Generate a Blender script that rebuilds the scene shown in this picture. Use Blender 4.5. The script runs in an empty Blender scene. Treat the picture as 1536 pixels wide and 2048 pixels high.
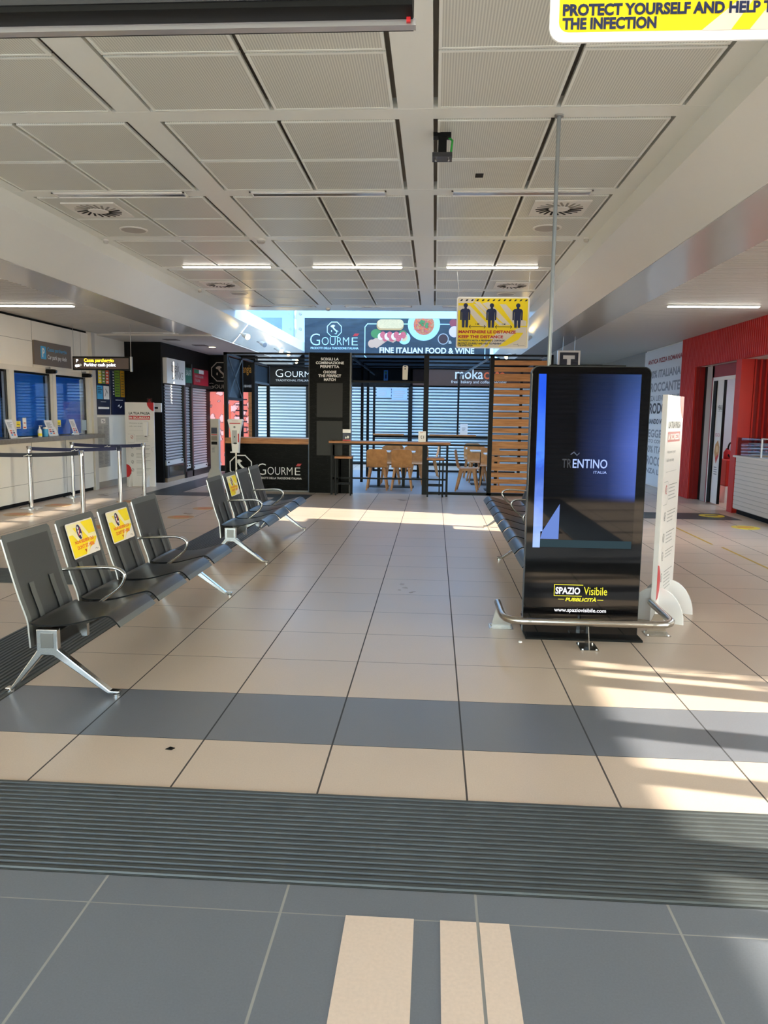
import bpy, math, random
from mathutils import Vector, Matrix
random.seed(7)
S = bpy.context.scene
COL = S.collection
PI = math.pi

# ------------------------------------------------------------------ camera
cam_d = bpy.data.cameras.new('camera'); cam = bpy.data.objects.new('camera', cam_d); COL.objects.link(cam)
YAW, PITCH, ROLL, CAMH, FPX = -0.0635636801, 0.127362232, -0.0136546605, 1.5156, 1529.75
fw = Vector((math.sin(YAW)*math.cos(PITCH), math.cos(YAW)*math.cos(PITCH), -math.sin(PITCH)))
rt = Vector((math.cos(YAW), -math.sin(YAW), 0)); dn = fw.cross(rt)
r2 = math.cos(ROLL)*rt + math.sin(ROLL)*dn; d2 = -math.sin(ROLL)*rt + math.cos(ROLL)*dn
m = Matrix((r2, -d2, -fw)).transposed().to_4x4(); m.translation = Vector((0, 0, CAMH))
cam.matrix_world = m
cam_d.sensor_fit = 'VERTICAL'; cam_d.sensor_height = 36.0; cam_d.sensor_width = 27.0
cam_d.lens = 36.0*FPX/2048; cam_d.clip_start = 0.05; cam_d.clip_end = 500
S.camera = cam

# ------------------------------------------------------------------ world, sun, exposure
SUN_AZ, SUN_EL = math.radians(10), math.radians(15)
w = bpy.data.worlds.new('sky'); S.world = w; w.use_nodes = True
nt = w.node_tree; nt.nodes.clear()
sky = nt.nodes.new('ShaderNodeTexSky'); sky.sky_type = 'NISHITA'; sky.sun_disc = False
sky.sun_elevation = math.radians(28); sky.sun_rotation = PI/2; sky.air_density = 1.2; sky.dust_density = 0.6
bg = nt.nodes.new('ShaderNodeBackground'); bg.inputs[1].default_value = 1.45
wo = nt.nodes.new('ShaderNodeOutputWorld')
nt.links.new(sky.outputs[0], bg.inputs[0]); nt.links.new(bg.outputs[0], wo.inputs[0])
sd = bpy.data.lights.new('sun', 'SUN'); sd.energy = 15.0; sd.angle = math.radians(0.5); sd.color = (1.0, 0.94, 0.82)
sun = bpy.data.objects.new('sun', sd); COL.objects.link(sun)
sun.rotation_euler = Vector((-math.cos(SUN_AZ)*math.cos(SUN_EL), math.sin(SUN_AZ)*math.cos(SUN_EL), -math.sin(SUN_EL))).to_track_quat('-Z', 'Y').to_euler()
sun.location = (9, -2, 5)
S.view_settings.view_transform = 'Standard'; S.view_settings.look = 'None'
S.view_settings.exposure = 0.85; S.view_settings.gamma = 1.0; S.view_settings.use_curve_mapping = False
S.cycles.use_denoising = True
S.cycles.max_bounces = 9; S.cycles.diffuse_bounces = 6; S.cycles.glossy_bounces = 4; S.cycles.transparent_max_bounces = 12
S.cycles.sample_clamp_indirect = 6.0

# ------------------------------------------------------------------ materials
def srgb(c):
    return tuple(((x/255)/12.92 if x/255 <= 0.04045 else ((x/255+0.055)/1.055)**2.4) for x in c)
MATS = {}
def M(name, rgb, rough=0.5, metal=0.0, emit=0.0, spec=0.5, noise=0.0, nscale=8.0, coat=0.0, alpha=1.0, bump=0.0, stretch=(1, 1, 1)):
    """principled material; rgb in 0-255 sRGB; optional object-space noise on colour and bump"""
    if name in MATS: return MATS[name]
    mt = bpy.data.materials.new(name); mt.use_nodes = True
    n = mt.node_tree.nodes; l = mt.node_tree.links; b = n['Principled BSDF']
    c = srgb(rgb) + (1.0,)
    b.inputs['Base Color'].default_value = c; b.inputs['Roughness'].default_value = rough
    b.inputs['Metallic'].default_value = metal; b.inputs['Specular IOR Level'].default_value = spec
    b.inputs['Coat Weight'].default_value = coat; b.inputs['Alpha'].default_value = alpha
    if emit:
        b.inputs['Emission Color'].default_value = c; b.inputs['Emission Strength'].default_value = emit
    if noise or bump:
        tc = n.new('ShaderNodeTexCoord'); mp = n.new('ShaderNodeMapping'); mp.inputs['Scale'].default_value = stretch
        l.new(tc.outputs['Object'], mp.inputs['Vector'])
        t = n.new('ShaderNodeTexNoise'); t.inputs['Scale'].default_value = nscale; t.inputs['Detail'].default_value = 5
        l.new(mp.outputs[0], t.inputs['Vector'])
        if noise:
            r = n.new('ShaderNodeValToRGB')
            r.color_ramp.elements[0].position = 0.3; r.color_ramp.elements[1].position = 0.7
            r.color_ramp.elements[0].color = tuple(x*(1-noise) for x in c[:3]) + (1,)
            r.color_ramp.elements[1].color = tuple(min(1, x*(1+noise)) for x in c[:3]) + (1,)
            l.new(t.outputs['Fac'], r.inputs[0]); l.new(r.outputs[0], b.inputs['Base Color'])
        if bump:
            bp = n.new('ShaderNodeBump'); bp.inputs['Strength'].default_value = bump; bp.inputs['Distance'].default_value = 0.01
            l.new(t.outputs['Fac'], bp.inputs['Height']); l.new(bp.outputs[0], b.inputs['Normal'])
    MATS[name] = mt
    return mt
def emis(name, rgb, k):
    mt = bpy.data.materials.new(name); mt.use_nodes = True; n = mt.node_tree.nodes; n.clear()
    e = n.new('ShaderNodeEmission'); e.inputs[0].default_value = srgb(rgb)+(1,); e.inputs[1].default_value = k
    o = n.new('ShaderNodeOutputMaterial'); mt.node_tree.links.new(e.outputs[0], o.inputs[0]); MATS[name] = mt
    return mt
def glassmat(name, tint, gloss=0.08, rough=0.02):
    mt = bpy.data.materials.new(name); mt.use_nodes = True; n = mt.node_tree.nodes; l = mt.node_tree.links; n.clear()
    t = n.new('ShaderNodeBsdfTransparent'); t.inputs[0].default_value = tint+(1,)
    g = n.new('ShaderNodeBsdfGlossy'); g.inputs['Roughness'].default_value = rough
    mx = n.new('ShaderNodeMixShader'); lw = n.new('ShaderNodeLayerWeight'); fr = n.new('ShaderNodeMath'); fr.operation = 'POWER'; fr.inputs[1].default_value = 4.0; l.new(lw.outputs['Facing'], fr.inputs[0]); fr.use_clamp = True
    o = n.new('ShaderNodeOutputMaterial')
    l.new(fr.outputs[0], mx.inputs[0]); l.new(t.outputs[0], mx.inputs[1]); l.new(g.outputs[0], mx.inputs[2]); l.new(mx.outputs[0], o.inputs[0])
    MATS[name] = mt
    return mt

TX0, TY0, T = -0.43715, 3.93972, 0.6
def tile_mat(name, rgb, joint, jw=0.004, rough=0.3, var=0.05):
    """floor tiles 60 x 60: joints on the world grid, a slight tone shift per tile"""
    mt = bpy.data.materials.new(name); mt.use_nodes = True; n = mt.node_tree.nodes; l = mt.node_tree.links; b = n['Principled BSDF']
    ge = n.new('ShaderNodeNewGeometry'); sp = n.new('ShaderNodeSeparateXYZ'); l.new(ge.outputs['Position'], sp.inputs[0])
    def mth(op, a, bb=None, c=None):
        k = n.new('ShaderNodeMath'); k.operation = op
        for i, v in enumerate((a, bb, c)):
            if v is None: continue
            if isinstance(v, (int, float)): k.inputs[i].default_value = v
            else: l.new(v, k.inputs[i])
        return k.outputs[0]
    def axis(o, off, wid):
        u = mth('DIVIDE', mth('SUBTRACT', o, off), T)
        f = mth('FRACT', u); d = mth('MINIMUM', f, mth('SUBTRACT', 1.0, f))
        return mth('LESS_THAN', d, wid/T), mth('FLOOR', u)
    jx, ix = axis(sp.outputs[0], TX0, jw); jy, iy = axis(sp.outputs[1], TY0, jw*0.55)
    joint_f = mth('MAXIMUM', jx, jy)
    cb = n.new('ShaderNodeCombineXYZ'); l.new(ix, cb.inputs[0]); l.new(iy, cb.inputs[1])
    wn = n.new('ShaderNodeTexWhiteNoise'); wn.noise_dimensions = '3D'; l.new(cb.outputs[0], wn.inputs['Vector'])
    ns = n.new('ShaderNodeTexNoise'); ns.inputs['Scale'].default_value = 160; ns.inputs['Detail'].default_value = 3
    ns2 = n.new('ShaderNodeTexNoise'); ns2.inputs['Scale'].default_value = 1.3; ns2.inputs['Detail'].default_value = 4
    l.new(ge.outputs['Position'], ns.inputs['Vector']); l.new(ge.outputs['Position'], ns2.inputs['Vector'])
    k = mth('ADD', mth('MULTIPLY', mth('SUBTRACT', wn.outputs['Value'], 0.5), var), 1.0)
    k = mth('ADD', k, mth('MULTIPLY', mth('SUBTRACT', ns.outputs['Fac'], 0.5), 0.22))
    k = mth('ADD', k, mth('MULTIPLY', mth('SUBTRACT', ns2.outputs['Fac'], 0.5), 0.16))
    vm = n.new('ShaderNodeVectorMath'); vm.operation = 'SCALE'; vm.inputs[0].default_value = srgb(rgb); l.new(k, vm.inputs['Scale'])
    mx = n.new('ShaderNodeMix'); mx.data_type = 'RGBA'; l.new(joint_f, mx.inputs[0]); l.new(vm.outputs[0], mx.inputs[6]); mx.inputs[7].default_value = srgb(joint)+(1,)
    l.new(mx.outputs[2], b.inputs['Base Color'])
    rg = mth('ADD', rough, mth('MULTIPLY', joint_f, 0.5)); rg = mth('ADD', rg, mth('MULTIPLY', mth('SUBTRACT', ns2.outputs['Fac'], 0.5), 0.12)); l.new(rg, b.inputs['Roughness'])
    bp = n.new('ShaderNodeBump'); bp.inputs['Strength'].default_value = 0.5; bp.inputs['Distance'].default_value = 0.003; bp.invert = True
    l.new(joint_f, bp.inputs['Height']); l.new(bp.outputs[0], b.inputs['Normal'])
    MATS[name] = mt
    return mt
def wood_mat(name, rgb, dark, scale=(1, 14, 14), rough=0.45):
    mt = bpy.data.materials.new(name); mt.use_nodes = True; n = mt.node_tree.nodes; l = mt.node_tree.links; b = n['Principled BSDF']
    tc = n.new('ShaderNodeTexCoord'); mp = n.new('ShaderNodeMapping'); mp.inputs['Scale'].default_value = scale
    l.new(tc.outputs['Object'], mp.inputs[0])
    t = n.new('ShaderNodeTexNoise'); t.inputs['Scale'].default_value = 3.0; t.inputs['Detail'].default_value = 8; t.inputs['Distortion'].default_value = 0.6
    l.new(mp.outputs[0], t.inputs['Vector'])
    r = n.new('ShaderNodeValToRGB'); r.color_ramp.elements[0].position = 0.33; r.color_ramp.elements[1].position = 0.66
    r.color_ramp.elements[0].color = srgb(dark)+(1,); r.color_ramp.elements[1].color = srgb(rgb)+(1,)
    l.new(t.outputs['Fac'], r.inputs[0]); l.new(r.outputs[0], b.inputs['Base Color']); b.inputs['Roughness'].default_value = rough
    MATS[name] = mt
    return mt
def marble_mat(name):
    mt = bpy.data.materials.new(name); mt.use_nodes = True; n = mt.node_tree.nodes; l = mt.node_tree.links; b = n['Principled BSDF']
    tc = n.new('ShaderNodeTexCoord'); mp = n.new('ShaderNodeMapping'); mp.inputs['Scale'].default_value = (1, 1, 4); l.new(tc.outputs['Object'], mp.inputs[0])
    t = n.new('ShaderNodeTexNoise'); t.inputs['Scale'].default_value = 3.2; t.inputs['Detail'].default_value = 9; t.inputs['Distortion'].default_value = 1.2; l.new(mp.outputs[0], t.inputs['Vector'])
    r = n.new('ShaderNodeValToRGB'); e = r.color_ramp.elements
    e[0].position = 0.47; e[0].color = srgb((5, 5, 5))+(1,); e[1].position = 0.53; e[1].color = srgb((7, 7, 7))+(1,)
    x = e.new(0.5); x.color = srgb((22, 22, 21))+(1,)
    l.new(t.outputs['Fac'], r.inputs[0]); l.new(r.outputs[0], b.inputs['Base Color']); b.inputs['Roughness'].default_value = 0.3; b.inputs['Specular IOR Level'].default_value = 0.04
    MATS[name] = mt
    return mt

tile_beige = tile_mat('tile_beige', (210, 189, 168), (74, 66, 60))
tile_grey = tile_mat('tile_grey', (116, 118, 124), (60, 60, 62), rough=0.33)
tile_dark = tile_mat('tile_dark', (112, 116, 122), (150, 148, 142), rough=0.42)
floor_grey = M('floor_stall', (160, 163, 166), 0.35, noise=0.10, nscale=3, stretch=(0.6, 5, 1))
inlay = M('inlay_beige', (222, 200, 180), 0.4, noise=0.04, nscale=90)
rubber = M('ribbed_rubber', (68, 72, 71), 0.42, noise=0.12, nscale=6)
rubber_d = M('rubber_base', (52, 55, 54), 0.6)
white_wall = M('white_wall', (240, 234, 222), 0.45, noise=0.015, nscale=2)
white_paint = M('white_paint', (232, 228, 220), 0.4)
ceil_white = M('ceiling_white', (240, 241, 233), 0.32)
ceil_panel = M('ceiling_panel', (226, 226, 215), 0.34, noise=0.03, nscale=240)
ceil_gap = M('ceiling_gap', (150, 145, 136), 0.7)
_n = ceil_panel.node_tree.nodes; _l = ceil_panel.node_tree.links
_ge = _n.new('ShaderNodeNewGeometry'); _wv = _n.new('ShaderNodeTexWave'); _wv.wave_type = 'BANDS'; _wv.bands_direction = 'X'; _wv.inputs['Scale'].default_value = 20.0
_l.new(_ge.outputs['Position'], _wv.inputs['Vector'])
_mx = _n.new('ShaderNodeMix'); _mx.data_type = 'RGBA'; _mx.blend_type = 'MULTIPLY'; _mx.inputs[0].default_value = 0.30
_bs = _n['Principled BSDF']; _src = _bs.inputs['Base Color'].links[0].from_socket
_l.new(_src, _mx.inputs[6]); _l.new(_wv.outputs['Color'], _mx.inputs[7]); _l.new(_mx.outputs[2], _bs.inputs['Base Color'])
beam_white = M('beam_white', (238, 237, 229), 0.33, noise=0.015, nscale=1.5)
beam_gloss = M('beam_gloss', (196, 194, 190), 0.16)
slat_mat = M('slat_white', (196, 190, 180), 0.4)
slat_gap = M('slat_gap', (92, 88, 84), 0.7)
plaster = M('plaster', (206, 198, 186), 0.6)
black = M('black_paint', (9, 9, 9), 0.6, spec=0.2)
black_steel = M('black_steel', (9, 9, 10), 0.5, spec=0.25)
black_gloss = M('black_gloss', (6, 6, 8), 0.045, spec=0.7)
black_glass = M('screen_glass', (7, 7, 9), 0.03, spec=0.8)
dark_screen = M('dark_screen', (24, 20, 17), 0.4, spec=0.25)
navy = M('navy_print', (22, 30, 62), 0.4)
marble = marble_mat('black_marble')
chrome = M('chrome', (225, 224, 222), 0.12, metal=1.0)
steel = M('brushed_steel', (186, 180, 172), 0.26, metal=1.0, noise=0.06, nscale=14, stretch=(1, 1, 12))
alu = M('polished_aluminium', (206, 205, 202), 0.18, metal=1.0)
alu_dull = M('dull_aluminium', (176, 176, 174), 0.35, metal=1.0)
seat_black = M('seat_shell', (47, 46, 45), 0.3, noise=0.05, nscale=300)
seat_perf = M('seat_perforated', (60, 63, 64), 0.42, noise=0.16, nscale=420)
seat_frame = M('seat_frame', (92, 97, 98), 0.36)
seat_strap = M('seat_strap', (84, 88, 88), 0.4)
wood = wood_mat('oak', (196, 132, 74), (150, 92, 46))
wood_slat = wood_mat('slat_oak', (200, 138, 80), (160, 104, 54))
ply = wood_mat('chair_ply', (216, 154, 94), (190, 128, 70), scale=(3, 3, 3), rough=0.4)
white_top = M('white_table_top', (232, 228, 222), 0.3)
shutter_grey = M('shutter_grey', (176, 178, 180), 0.4, metal=0.3)
shutter_far = M('shutter_far', (196, 206, 212), 0.28, metal=0.4)
red_wall = M('red_wall', (196, 34, 24), 0.45)
red_dark = M('red_deep', (140, 18, 22), 0.45)
white_board = M('white_board', (232, 228, 226), 0.35)
yellow = M('sign_yellow', (252, 222, 16), 0.35)
sign_cream = M('sign_cream', (226, 214, 196), 0.35)
sign_white = M('sign_white', (240, 236, 232), 0.3)
p_navy = M('print_navy', (20, 32, 74), 0.4)
p_black = M('print_black', (22, 22, 24), 0.4)
p_white = M('print_white', (240, 238, 234), 0.4)
p_red = M('print_red', (196, 30, 38), 0.4)
p_orange = M('print_orange', (236, 100, 50), 0.4)
p_grey = M('print_grey', (130, 130, 132), 0.45)
p_lgrey = M('print_light_grey', (176, 176, 176), 0.45)
p_yellow = M('print_yellow', (254, 232, 20), 0.4)
p_green = M('print_green', (120, 156, 52), 0.4)
p_cyan = M('print_cyan', (72, 168, 220), 0.4)
p_taupe = M('sign_taupe', (112, 98, 84), 0.35)
blind_blue = M('blind_blue', (36, 128, 246), 0.4)
glass_clear = glassmat('glass_clear', (0.93, 0.95, 0.96))
glass_blue = glassmat('glass_blue', (0.27, 0.36, 0.48))
lamp_on = emis('lamp_on', (255, 250, 238), 9.0)
spot_on = emis('spot_on', (255, 216, 140), 30.0)
down_on = emis('down_on', (255, 226, 180), 8.0)

# ------------------------------------------------------------------ mesh helpers
def unit(v):
    v = Vector(v); return v/v.length
class MB:
    def __init__(s): s.v = []; s.f = []; s.mi = []; s.mats = []
    def mat(s, m):
        if m not in s.mats: s.mats.append(m)
        return s.mats.index(m)
    def add(s, verts, faces, m):
        o = len(s.v); k = s.mat(m); s.v += [tuple(x) for x in verts]
        for f in faces: s.f.append(tuple(i+o for i in f)); s.mi.append(k)
    def box(s, a, b, m):
        x0, y0, z0 = (min(a[i], b[i]) for i in range(3)); x1, y1, z1 = (max(a[i], b[i]) for i in range(3))
        s.add([(x0,y0,z0),(x1,y0,z0),(x1,y1,z0),(x0,y1,z0),(x0,y0,z1),(x1,y0,z1),(x1,y1,z1),(x0,y1,z1)],
              [(0,3,2,1),(4,5,6,7),(0,1,5,4),(1,2,6,5),(2,3,7,6),(3,0,4,7)], m); return s
    def prism(s, pts, d, m):
        """closed polygon pts (3D, planar) extruded by vector d"""
        n = len(pts); d = Vector(d); v = [Vector(p) for p in pts]+[Vector(p)+d for p in pts]
        s.add(v, [tuple(range(n))[::-1], tuple(range(n, 2*n))]+[(i, (i+1) % n, n+(i+1) % n, n+i) for i in range(n)], m); return s
    def bar(s, p, q, w, h, m, up=(0, 0, 1), w2=None, h2=None):
        """rectangular bar from p to q (w across, h along up), may taper"""
        p = Vector(p); q = Vector(q); t = unit(q-p); u = Vector(up)
        if abs(t.dot(u)) > 0.95: u = Vector((0, 1, 0))
        sx = unit(t.cross(u)); sy = sx.cross(t); w2 = w if w2 is None else w2; h2 = h if h2 is None else h2
        vs = []
        for c, ww, hh in ((p, w, h), (q, w2, h2)):
            for i, j in ((-1,-1),(1,-1),(1,1),(-1,1)): vs.append(c+sx*ww/2*i+sy*hh/2*j)
        s.add(vs, [(0,1,2,3),(7,6,5,4),(0,4,5,1),(1,5,6,2),(2,6,7,3),(3,7,4,0)], m); return s
    def tube(s, pts, r, m, n=10, flat=1.0, cap=True):
        P = [Vector(p) for p in pts]; vs = []; up = None
        for i, p in enumerate(P):
            t = unit((P[min(i+1, len(P)-1)]-P[max(i-1, 0)]))
            if up is None:
                up = Vector((0, 0, 1)) if abs(t.z) < 0.9 else Vector((0, 1, 0))
            a = unit(t.cross(up)); up = unit(a.cross(t))
            rr = r[i] if isinstance(r, (list, tuple)) else r
            for k in range(n):
                an = 2*PI*k/n; vs.append(p+a*math.cos(an)*rr+up*math.sin(an)*rr*flat)
        fs = [(i*n+k, i*n+(k+1) % n, (i+1)*n+(k+1) % n, (i+1)*n+k) for i in range(len(P)-1) for k in range(n)]
        if cap: fs += [tuple(range(n))[::-1], tuple(range((len(P)-1)*n, len(P)*n))]
        s.add(vs, fs, m); return s
    def lathe(s, c, prof, m, n=24):
        """profile [(r,z)...] turned about the vertical through c"""
        c = Vector(c); vs = []
        for r, z in prof:
            for k in range(n): vs.append(c+Vector((r*math.cos(2*PI*k/n), r*math.sin(2*PI*k/n), z)))
        L = len(prof)
        fs = [(i*n+k, i*n+(k+1) % n, (i+1)*n+(k+1) % n, (i+1)*n+k) for i in range(L-1) for k in range(n)]
        fs += [tuple(range(n))[::-1], tuple(range((L-1)*n, L*n))]
        s.add(vs, fs, m); return s
    def sheet(s, prof, y0, y1, th, m, nu=10, round_end=0.0, mfun=None, bow=0.0, cap_m=None):
        """curved shell: prof [(x,z)...] swept along y, thickness th; round_end trims corners of the last end"""
        P = []
        pr = catmull(prof, 6)
        L = len(pr); vs = []
        nrm = []
        for i in range(L):
            a = pr[max(i-1, 0)]; b = pr[min(i+1, L-1)]; tx, tz = b[0]-a[0], b[1]-a[1]; q = math.hypot(tx, tz); nrm.append((-tz/q, tx/q))
        arc = [0]
        for i in range(1, L): arc.append(arc[-1]+math.hypot(pr[i][0]-pr[i-1][0], pr[i][1]-pr[i-1][1]))
        for side in (0, 1):
            for i in range(L):
                ins = 0.0
                if round_end:
                    for e in (arc[-1]-arc[i],):
                        if e < round_end: ins = round_end-math.sqrt(max(0, round_end**2-(round_end-e)**2))
                for k in range(nu+1):
                    u = k/nu; y = y0+ins+(y1-y0-2*ins)*u
                    bw = bow*(1-(2*u-1)**2)
                    o = (th if side else 0)
                    vs.append((pr[i][0]-nrm[i][0]*(o+bw), y, pr[i][1]-nrm[i][1]*(o+bw)))
        def idx(sd, i, k): return sd*L*(nu+1)+i*(nu+1)+k
        groups = {}
        for sd in (0, 1):
            for i in range(L-1):
                for k in range(nu):
                    f = (idx(sd, i, k), idx(sd, i+1, k), idx(sd, i+1, k+1), idx(sd, i, k+1))
                    if sd: f = f[::-1]
                    mm = mfun((k+0.5)/nu, (arc[i]+arc[i+1])/2/arc[-1]) if mfun else m
                    groups.setdefault(mm, []).append(f)
        e = []
        for i in range(L-1):
            e.append((idx(0, i, 0), idx(1, i, 0), idx(1, i+1, 0), idx(0, i+1, 0))); e.append((idx(0, i+1, nu), idx(1, i+1, nu), idx(1, i, nu), idx(0, i, nu)))
        for k in range(nu):
            e.append((idx(0, 0, k+1), idx(1, 0, k+1), idx(1, 0, k), idx(0, 0, k))); e.append((idx(0, L-1, k), idx(1, L-1, k), idx(1, L-1, k+1), idx(0, L-1, k+1)))
        groups.setdefault(cap_m or m, []).extend(e)
        o = len(s.v); s.v += vs
        for mm, fs in groups.items():
            kk = s.mat(mm)
            for f in fs: s.f.append(tuple(x+o for x in f)); s.mi.append(kk)
        return s
    def build(s, name, parent=None, world=True, bevel=0.0, smooth=0, flip=False):
        me = bpy.data.meshes.new(name)
        vs = [Vector(v) for v in s.v]
        o = bpy.data.objects.new(name, me)
        if parent is not None:
            if world:
                inv = PM[parent.name].inverted(); vs = [inv @ v for v in vs]
            o.parent = parent; PM[o.name] = PM[parent.name]
        else:
            xs = [v.x for v in vs]; ys = [v.y for v in vs]; zs = [v.z for v in vs]
            c = Vector(((min(xs)+max(xs))/2, (min(ys)+max(ys))/2, min(zs))); vs = [v-c for v in vs]; o.location = c
            PM[o.name] = Matrix.Translation(c)
        me.from_pydata([tuple(v) for v in vs], [], s.f)
        for mm in s.mats: me.materials.append(mm)
        for p, k in zip(me.polygons, s.mi): p.material_index = k
        me.update()
        if smooth:
            for p in me.polygons: p.use_smooth = True
            me.set_sharp_from_angle(angle=math.radians(smooth))
        COL.objects.link(o)
        if bevel:
            b = o.modifiers.new('bevel', 'BEVEL'); b.width = bevel; b.segments = 2; b.limit_method = 'ANGLE'; b.angle_limit = math.radians(40)
        return o
PM = {}
def catmull(p, k):
    out = []
    for i in range(len(p)-1):
        a = p[max(i-1, 0)]; b = p[i]; c = p[i+1]; d = p[min(i+2, len(p)-1)]
        for j in range(k):
            t = j/k
            out.append(tuple(0.5*((2*b[q])+(-a[q]+c[q])*t+(2*a[q]-5*b[q]+4*c[q]-d[q])*t*t+(-a[q]+3*b[q]-3*c[q]+d[q])*t**3) for q in range(len(b))))
    out.append(tuple(p[-1])); return out
def thing(name, label, cat, loc=(0, 0, 0), rz=0.0, group=None):
    o = bpy.data.objects.new(name, None); COL.objects.link(o); o.empty_display_size = 0.1
    o.location = loc; o.rotation_euler = (0, 0, rz); PM[o.name] = Matrix.Translation(Vector(loc)) @ Matrix.Rotation(rz, 4, 'Z')
    return tag(o, label, cat, group)
def tag(o, label, cat, group=None, kind=None):
    o['label'] = label; o['category'] = cat
    if group: o['group'] = group
    if kind: o['kind'] = kind
    return o
def struct(o):
    o['kind'] = 'structure'; return o
def dup(root, loc=None, rz=None, label=None, group=None, dloc=None):
    r = root.copy(); COL.objects.link(r)
    if loc is not None: r.location = loc
    if rz is not None: r.rotation_euler = (0, 0, rz)
    if label: r['label'] = label
    if group: r['group'] = group
    for ch in list(root.children):
        c = ch.copy(); COL.objects.link(c); c.parent = r
        for g in list(ch.children):
            d = g.copy(); COL.objects.link(d); d.parent = c
    return r
_tc = {}
def text_geo(st, bold=0.0, shear=0.0):
    k = (st, bold, shear)
    if k in _tc: return _tc[k]
    cu = bpy.data.curves.new('t', 'FONT'); cu.body = st; cu.resolution_u = 3; cu.offset = bold; cu.shear = shear; cu.fill_mode = 'FRONT'
    ob = bpy.data.objects.new('t', cu); COL.objects.link(ob)
    bpy.context.view_layer.update()
    me = bpy.data.meshes.new_from_object(ob.evaluated_get(bpy.context.evaluated_depsgraph_get()))
    v = [(p.co.x, p.co.y) for p in me.vertices]; f = [tuple(p.vertices) for p in me.polygons]
    bpy.data.objects.remove(ob); bpy.data.meshes.remove(me); bpy.data.curves.remove(cu)
    x0 = min(p[0] for p in v); x1 = max(p[0] for p in v); y0 = min(p[1] for p in v); y1 = max(p[1] for p in v)
    _tc[k] = ([((p[0]-x0)/(x1-x0), (p[1]-y0)/(y1-y0)) for p in v], f, (x1-x0)/(y1-y0))
    return _tc[k]
class Art:
    """flat print on a plane: origin O, right U, up V; layers step out along the normal"""
    def __init__(s, O, U, V, d0=0.0012, step=0.0006):
        s.O = Vector(O); s.U = unit(U); s.V = unit(V); s.N = s.U.cross(s.V); s.b = MB(); s.d = d0; s.step = step; s.k = 0
    def P(s, u, v, L=0): return s.O+s.U*u+s.V*v+s.N*(s.d+L*s.step)
    def poly(s, pts, m, L=0):
        a = sum(pts[i][0]*pts[(i+1) % len(pts)][1]-pts[(i+1) % len(pts)][0]*pts[i][1] for i in range(len(pts)))
        if a < 0: pts = pts[::-1]
        s.k += 1; L = L+0.02*(s.k % 40)
        s.b.add([s.P(u, v, L) for u, v in pts], [tuple(range(len(pts)))], m); return s
    def rect(s, u0, v0, u1, v1, m, L=0): return s.poly([(u0, v0), (u1, v0), (u1, v1), (u0, v1)], m, L)
    def rrect(s, u0, v0, u1, v1, r, m, L=0):
        pts = []
        for cx, cy, a0 in ((u1-r, v1-r, 0), (u0+r, v1-r, 90), (u0+r, v0+r, 180), (u1-r, v0+r, 270)):
            for k in range(5):
                a = math.radians(a0+k*22.5); pts.append((cx+r*math.cos(a), cy+r*math.sin(a)))
        return s.poly(pts, m, L)
    def disc(s, u, v, r, m, L=0, ry=None, n=28):
        ry = ry or r
        return s.poly([(u+r*math.cos(2*PI*k/n), v+ry*math.sin(2*PI*k/n)) for k in range(n)], m, L)
    def line(s, pts, wd, m, L=0, closed=False):
        n = len(pts)
        for i in range(n if closed else n-1):
            a = Vector(pts[i]); b = Vector(pts[(i+1) % n]); t = (b-a); t = t/t.length; q = Vector((-t.y, t.x))*wd/2; e = t*wd*0.35
            s.poly([tuple(a-e-q), tuple(b+e-q), tuple(b+e+q), tuple(a-e+q)], m, L)
        return s
    def text(s, st, u0, v0, w=None, h=0.1, m=None, L=1, bold=0.0, shear=0.0, align='l'):
        g, f, asp = text_geo(st, bold, shear)
        if w is None: w = h*asp
        if align == 'c': u0 -= w/2
        if align == 'r': u0 -= w
        s.b.add([s.P(u0+x*w, v0+y*h, L) for x, y in g], f, m); return s
    def lines(s, u0, v0, u1, v1, n, m, L=1, th=0.4):
        """rows of small print"""
        for i in range(n):
            y = v1-(i+0.5)*(v1-v0)/n; hh = (v1-v0)/n*th/2
            s.rect(u0, y-hh, u0+(u1-u0)*random.uniform(0.62, 1.0), y+hh, m, L)
        return s
    def build(s, name, parent): return s.b.build(name, parent)

ITALY = [(0.18,0.93),(0.3,0.99),(0.46,1.0),(0.55,0.94),(0.62,0.9),(0.6,0.85),(0.5,0.82),(0.47,0.74),(0.55,0.62),(0.68,0.5),(0.8,0.42),(0.96,0.33),(0.98,0.27),(0.9,0.3),(0.83,0.3),(0.85,0.2),(0.82,0.1),(0.77,0.07),(0.76,0.2),(0.7,0.31),(0.58,0.4),(0.46,0.5),(0.36,0.62),(0.3,0.73),(0.2,0.74),(0.1,0.8),(0.1,0.88)]
def italy(a, cu, cv, r, m, L=1):
    """outline of the boot in an octagon ring"""
    a.line([(cu+r*math.cos(PI/8+k*PI/4), cv+r*math.sin(PI/8+k*PI/4)) for k in range(8)], r*0.09, m, L, closed=True)
    q = [(cu+(x-0.52)*1.15*r, cv+(y-0.52)*1.2*r) for x, y in ITALY]
    cen = [(0, 7), (7, 26), ]
    # split into convex-ish strips so that the fill stays inside the outline
    strips = [[0,1,2,3,4,5,6,25,26], [6,7,23,24,25], [24,23,7,6], [7,8,22,23], [8,9,21,22], [9,10,20,21], [10,11,12,13,14,20], [14,15,16,17,18,19,20]]
    for sidx in strips: a.poly([q[i] for i in sidx], m, L)
    a.poly([(cu-0.42*r, cv-0.1*r), (cu-0.3*r, cv-0.08*r), (cu-0.3*r, cv-0.34*r), (cu-0.42*r, cv-0.3*r)], m, L)
    a.poly([(cu-0.02*r, cv-0.55*r), (cu+0.3*r, cv-0.48*r), (cu+0.26*r, cv-0.64*r)], m, L)
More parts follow.
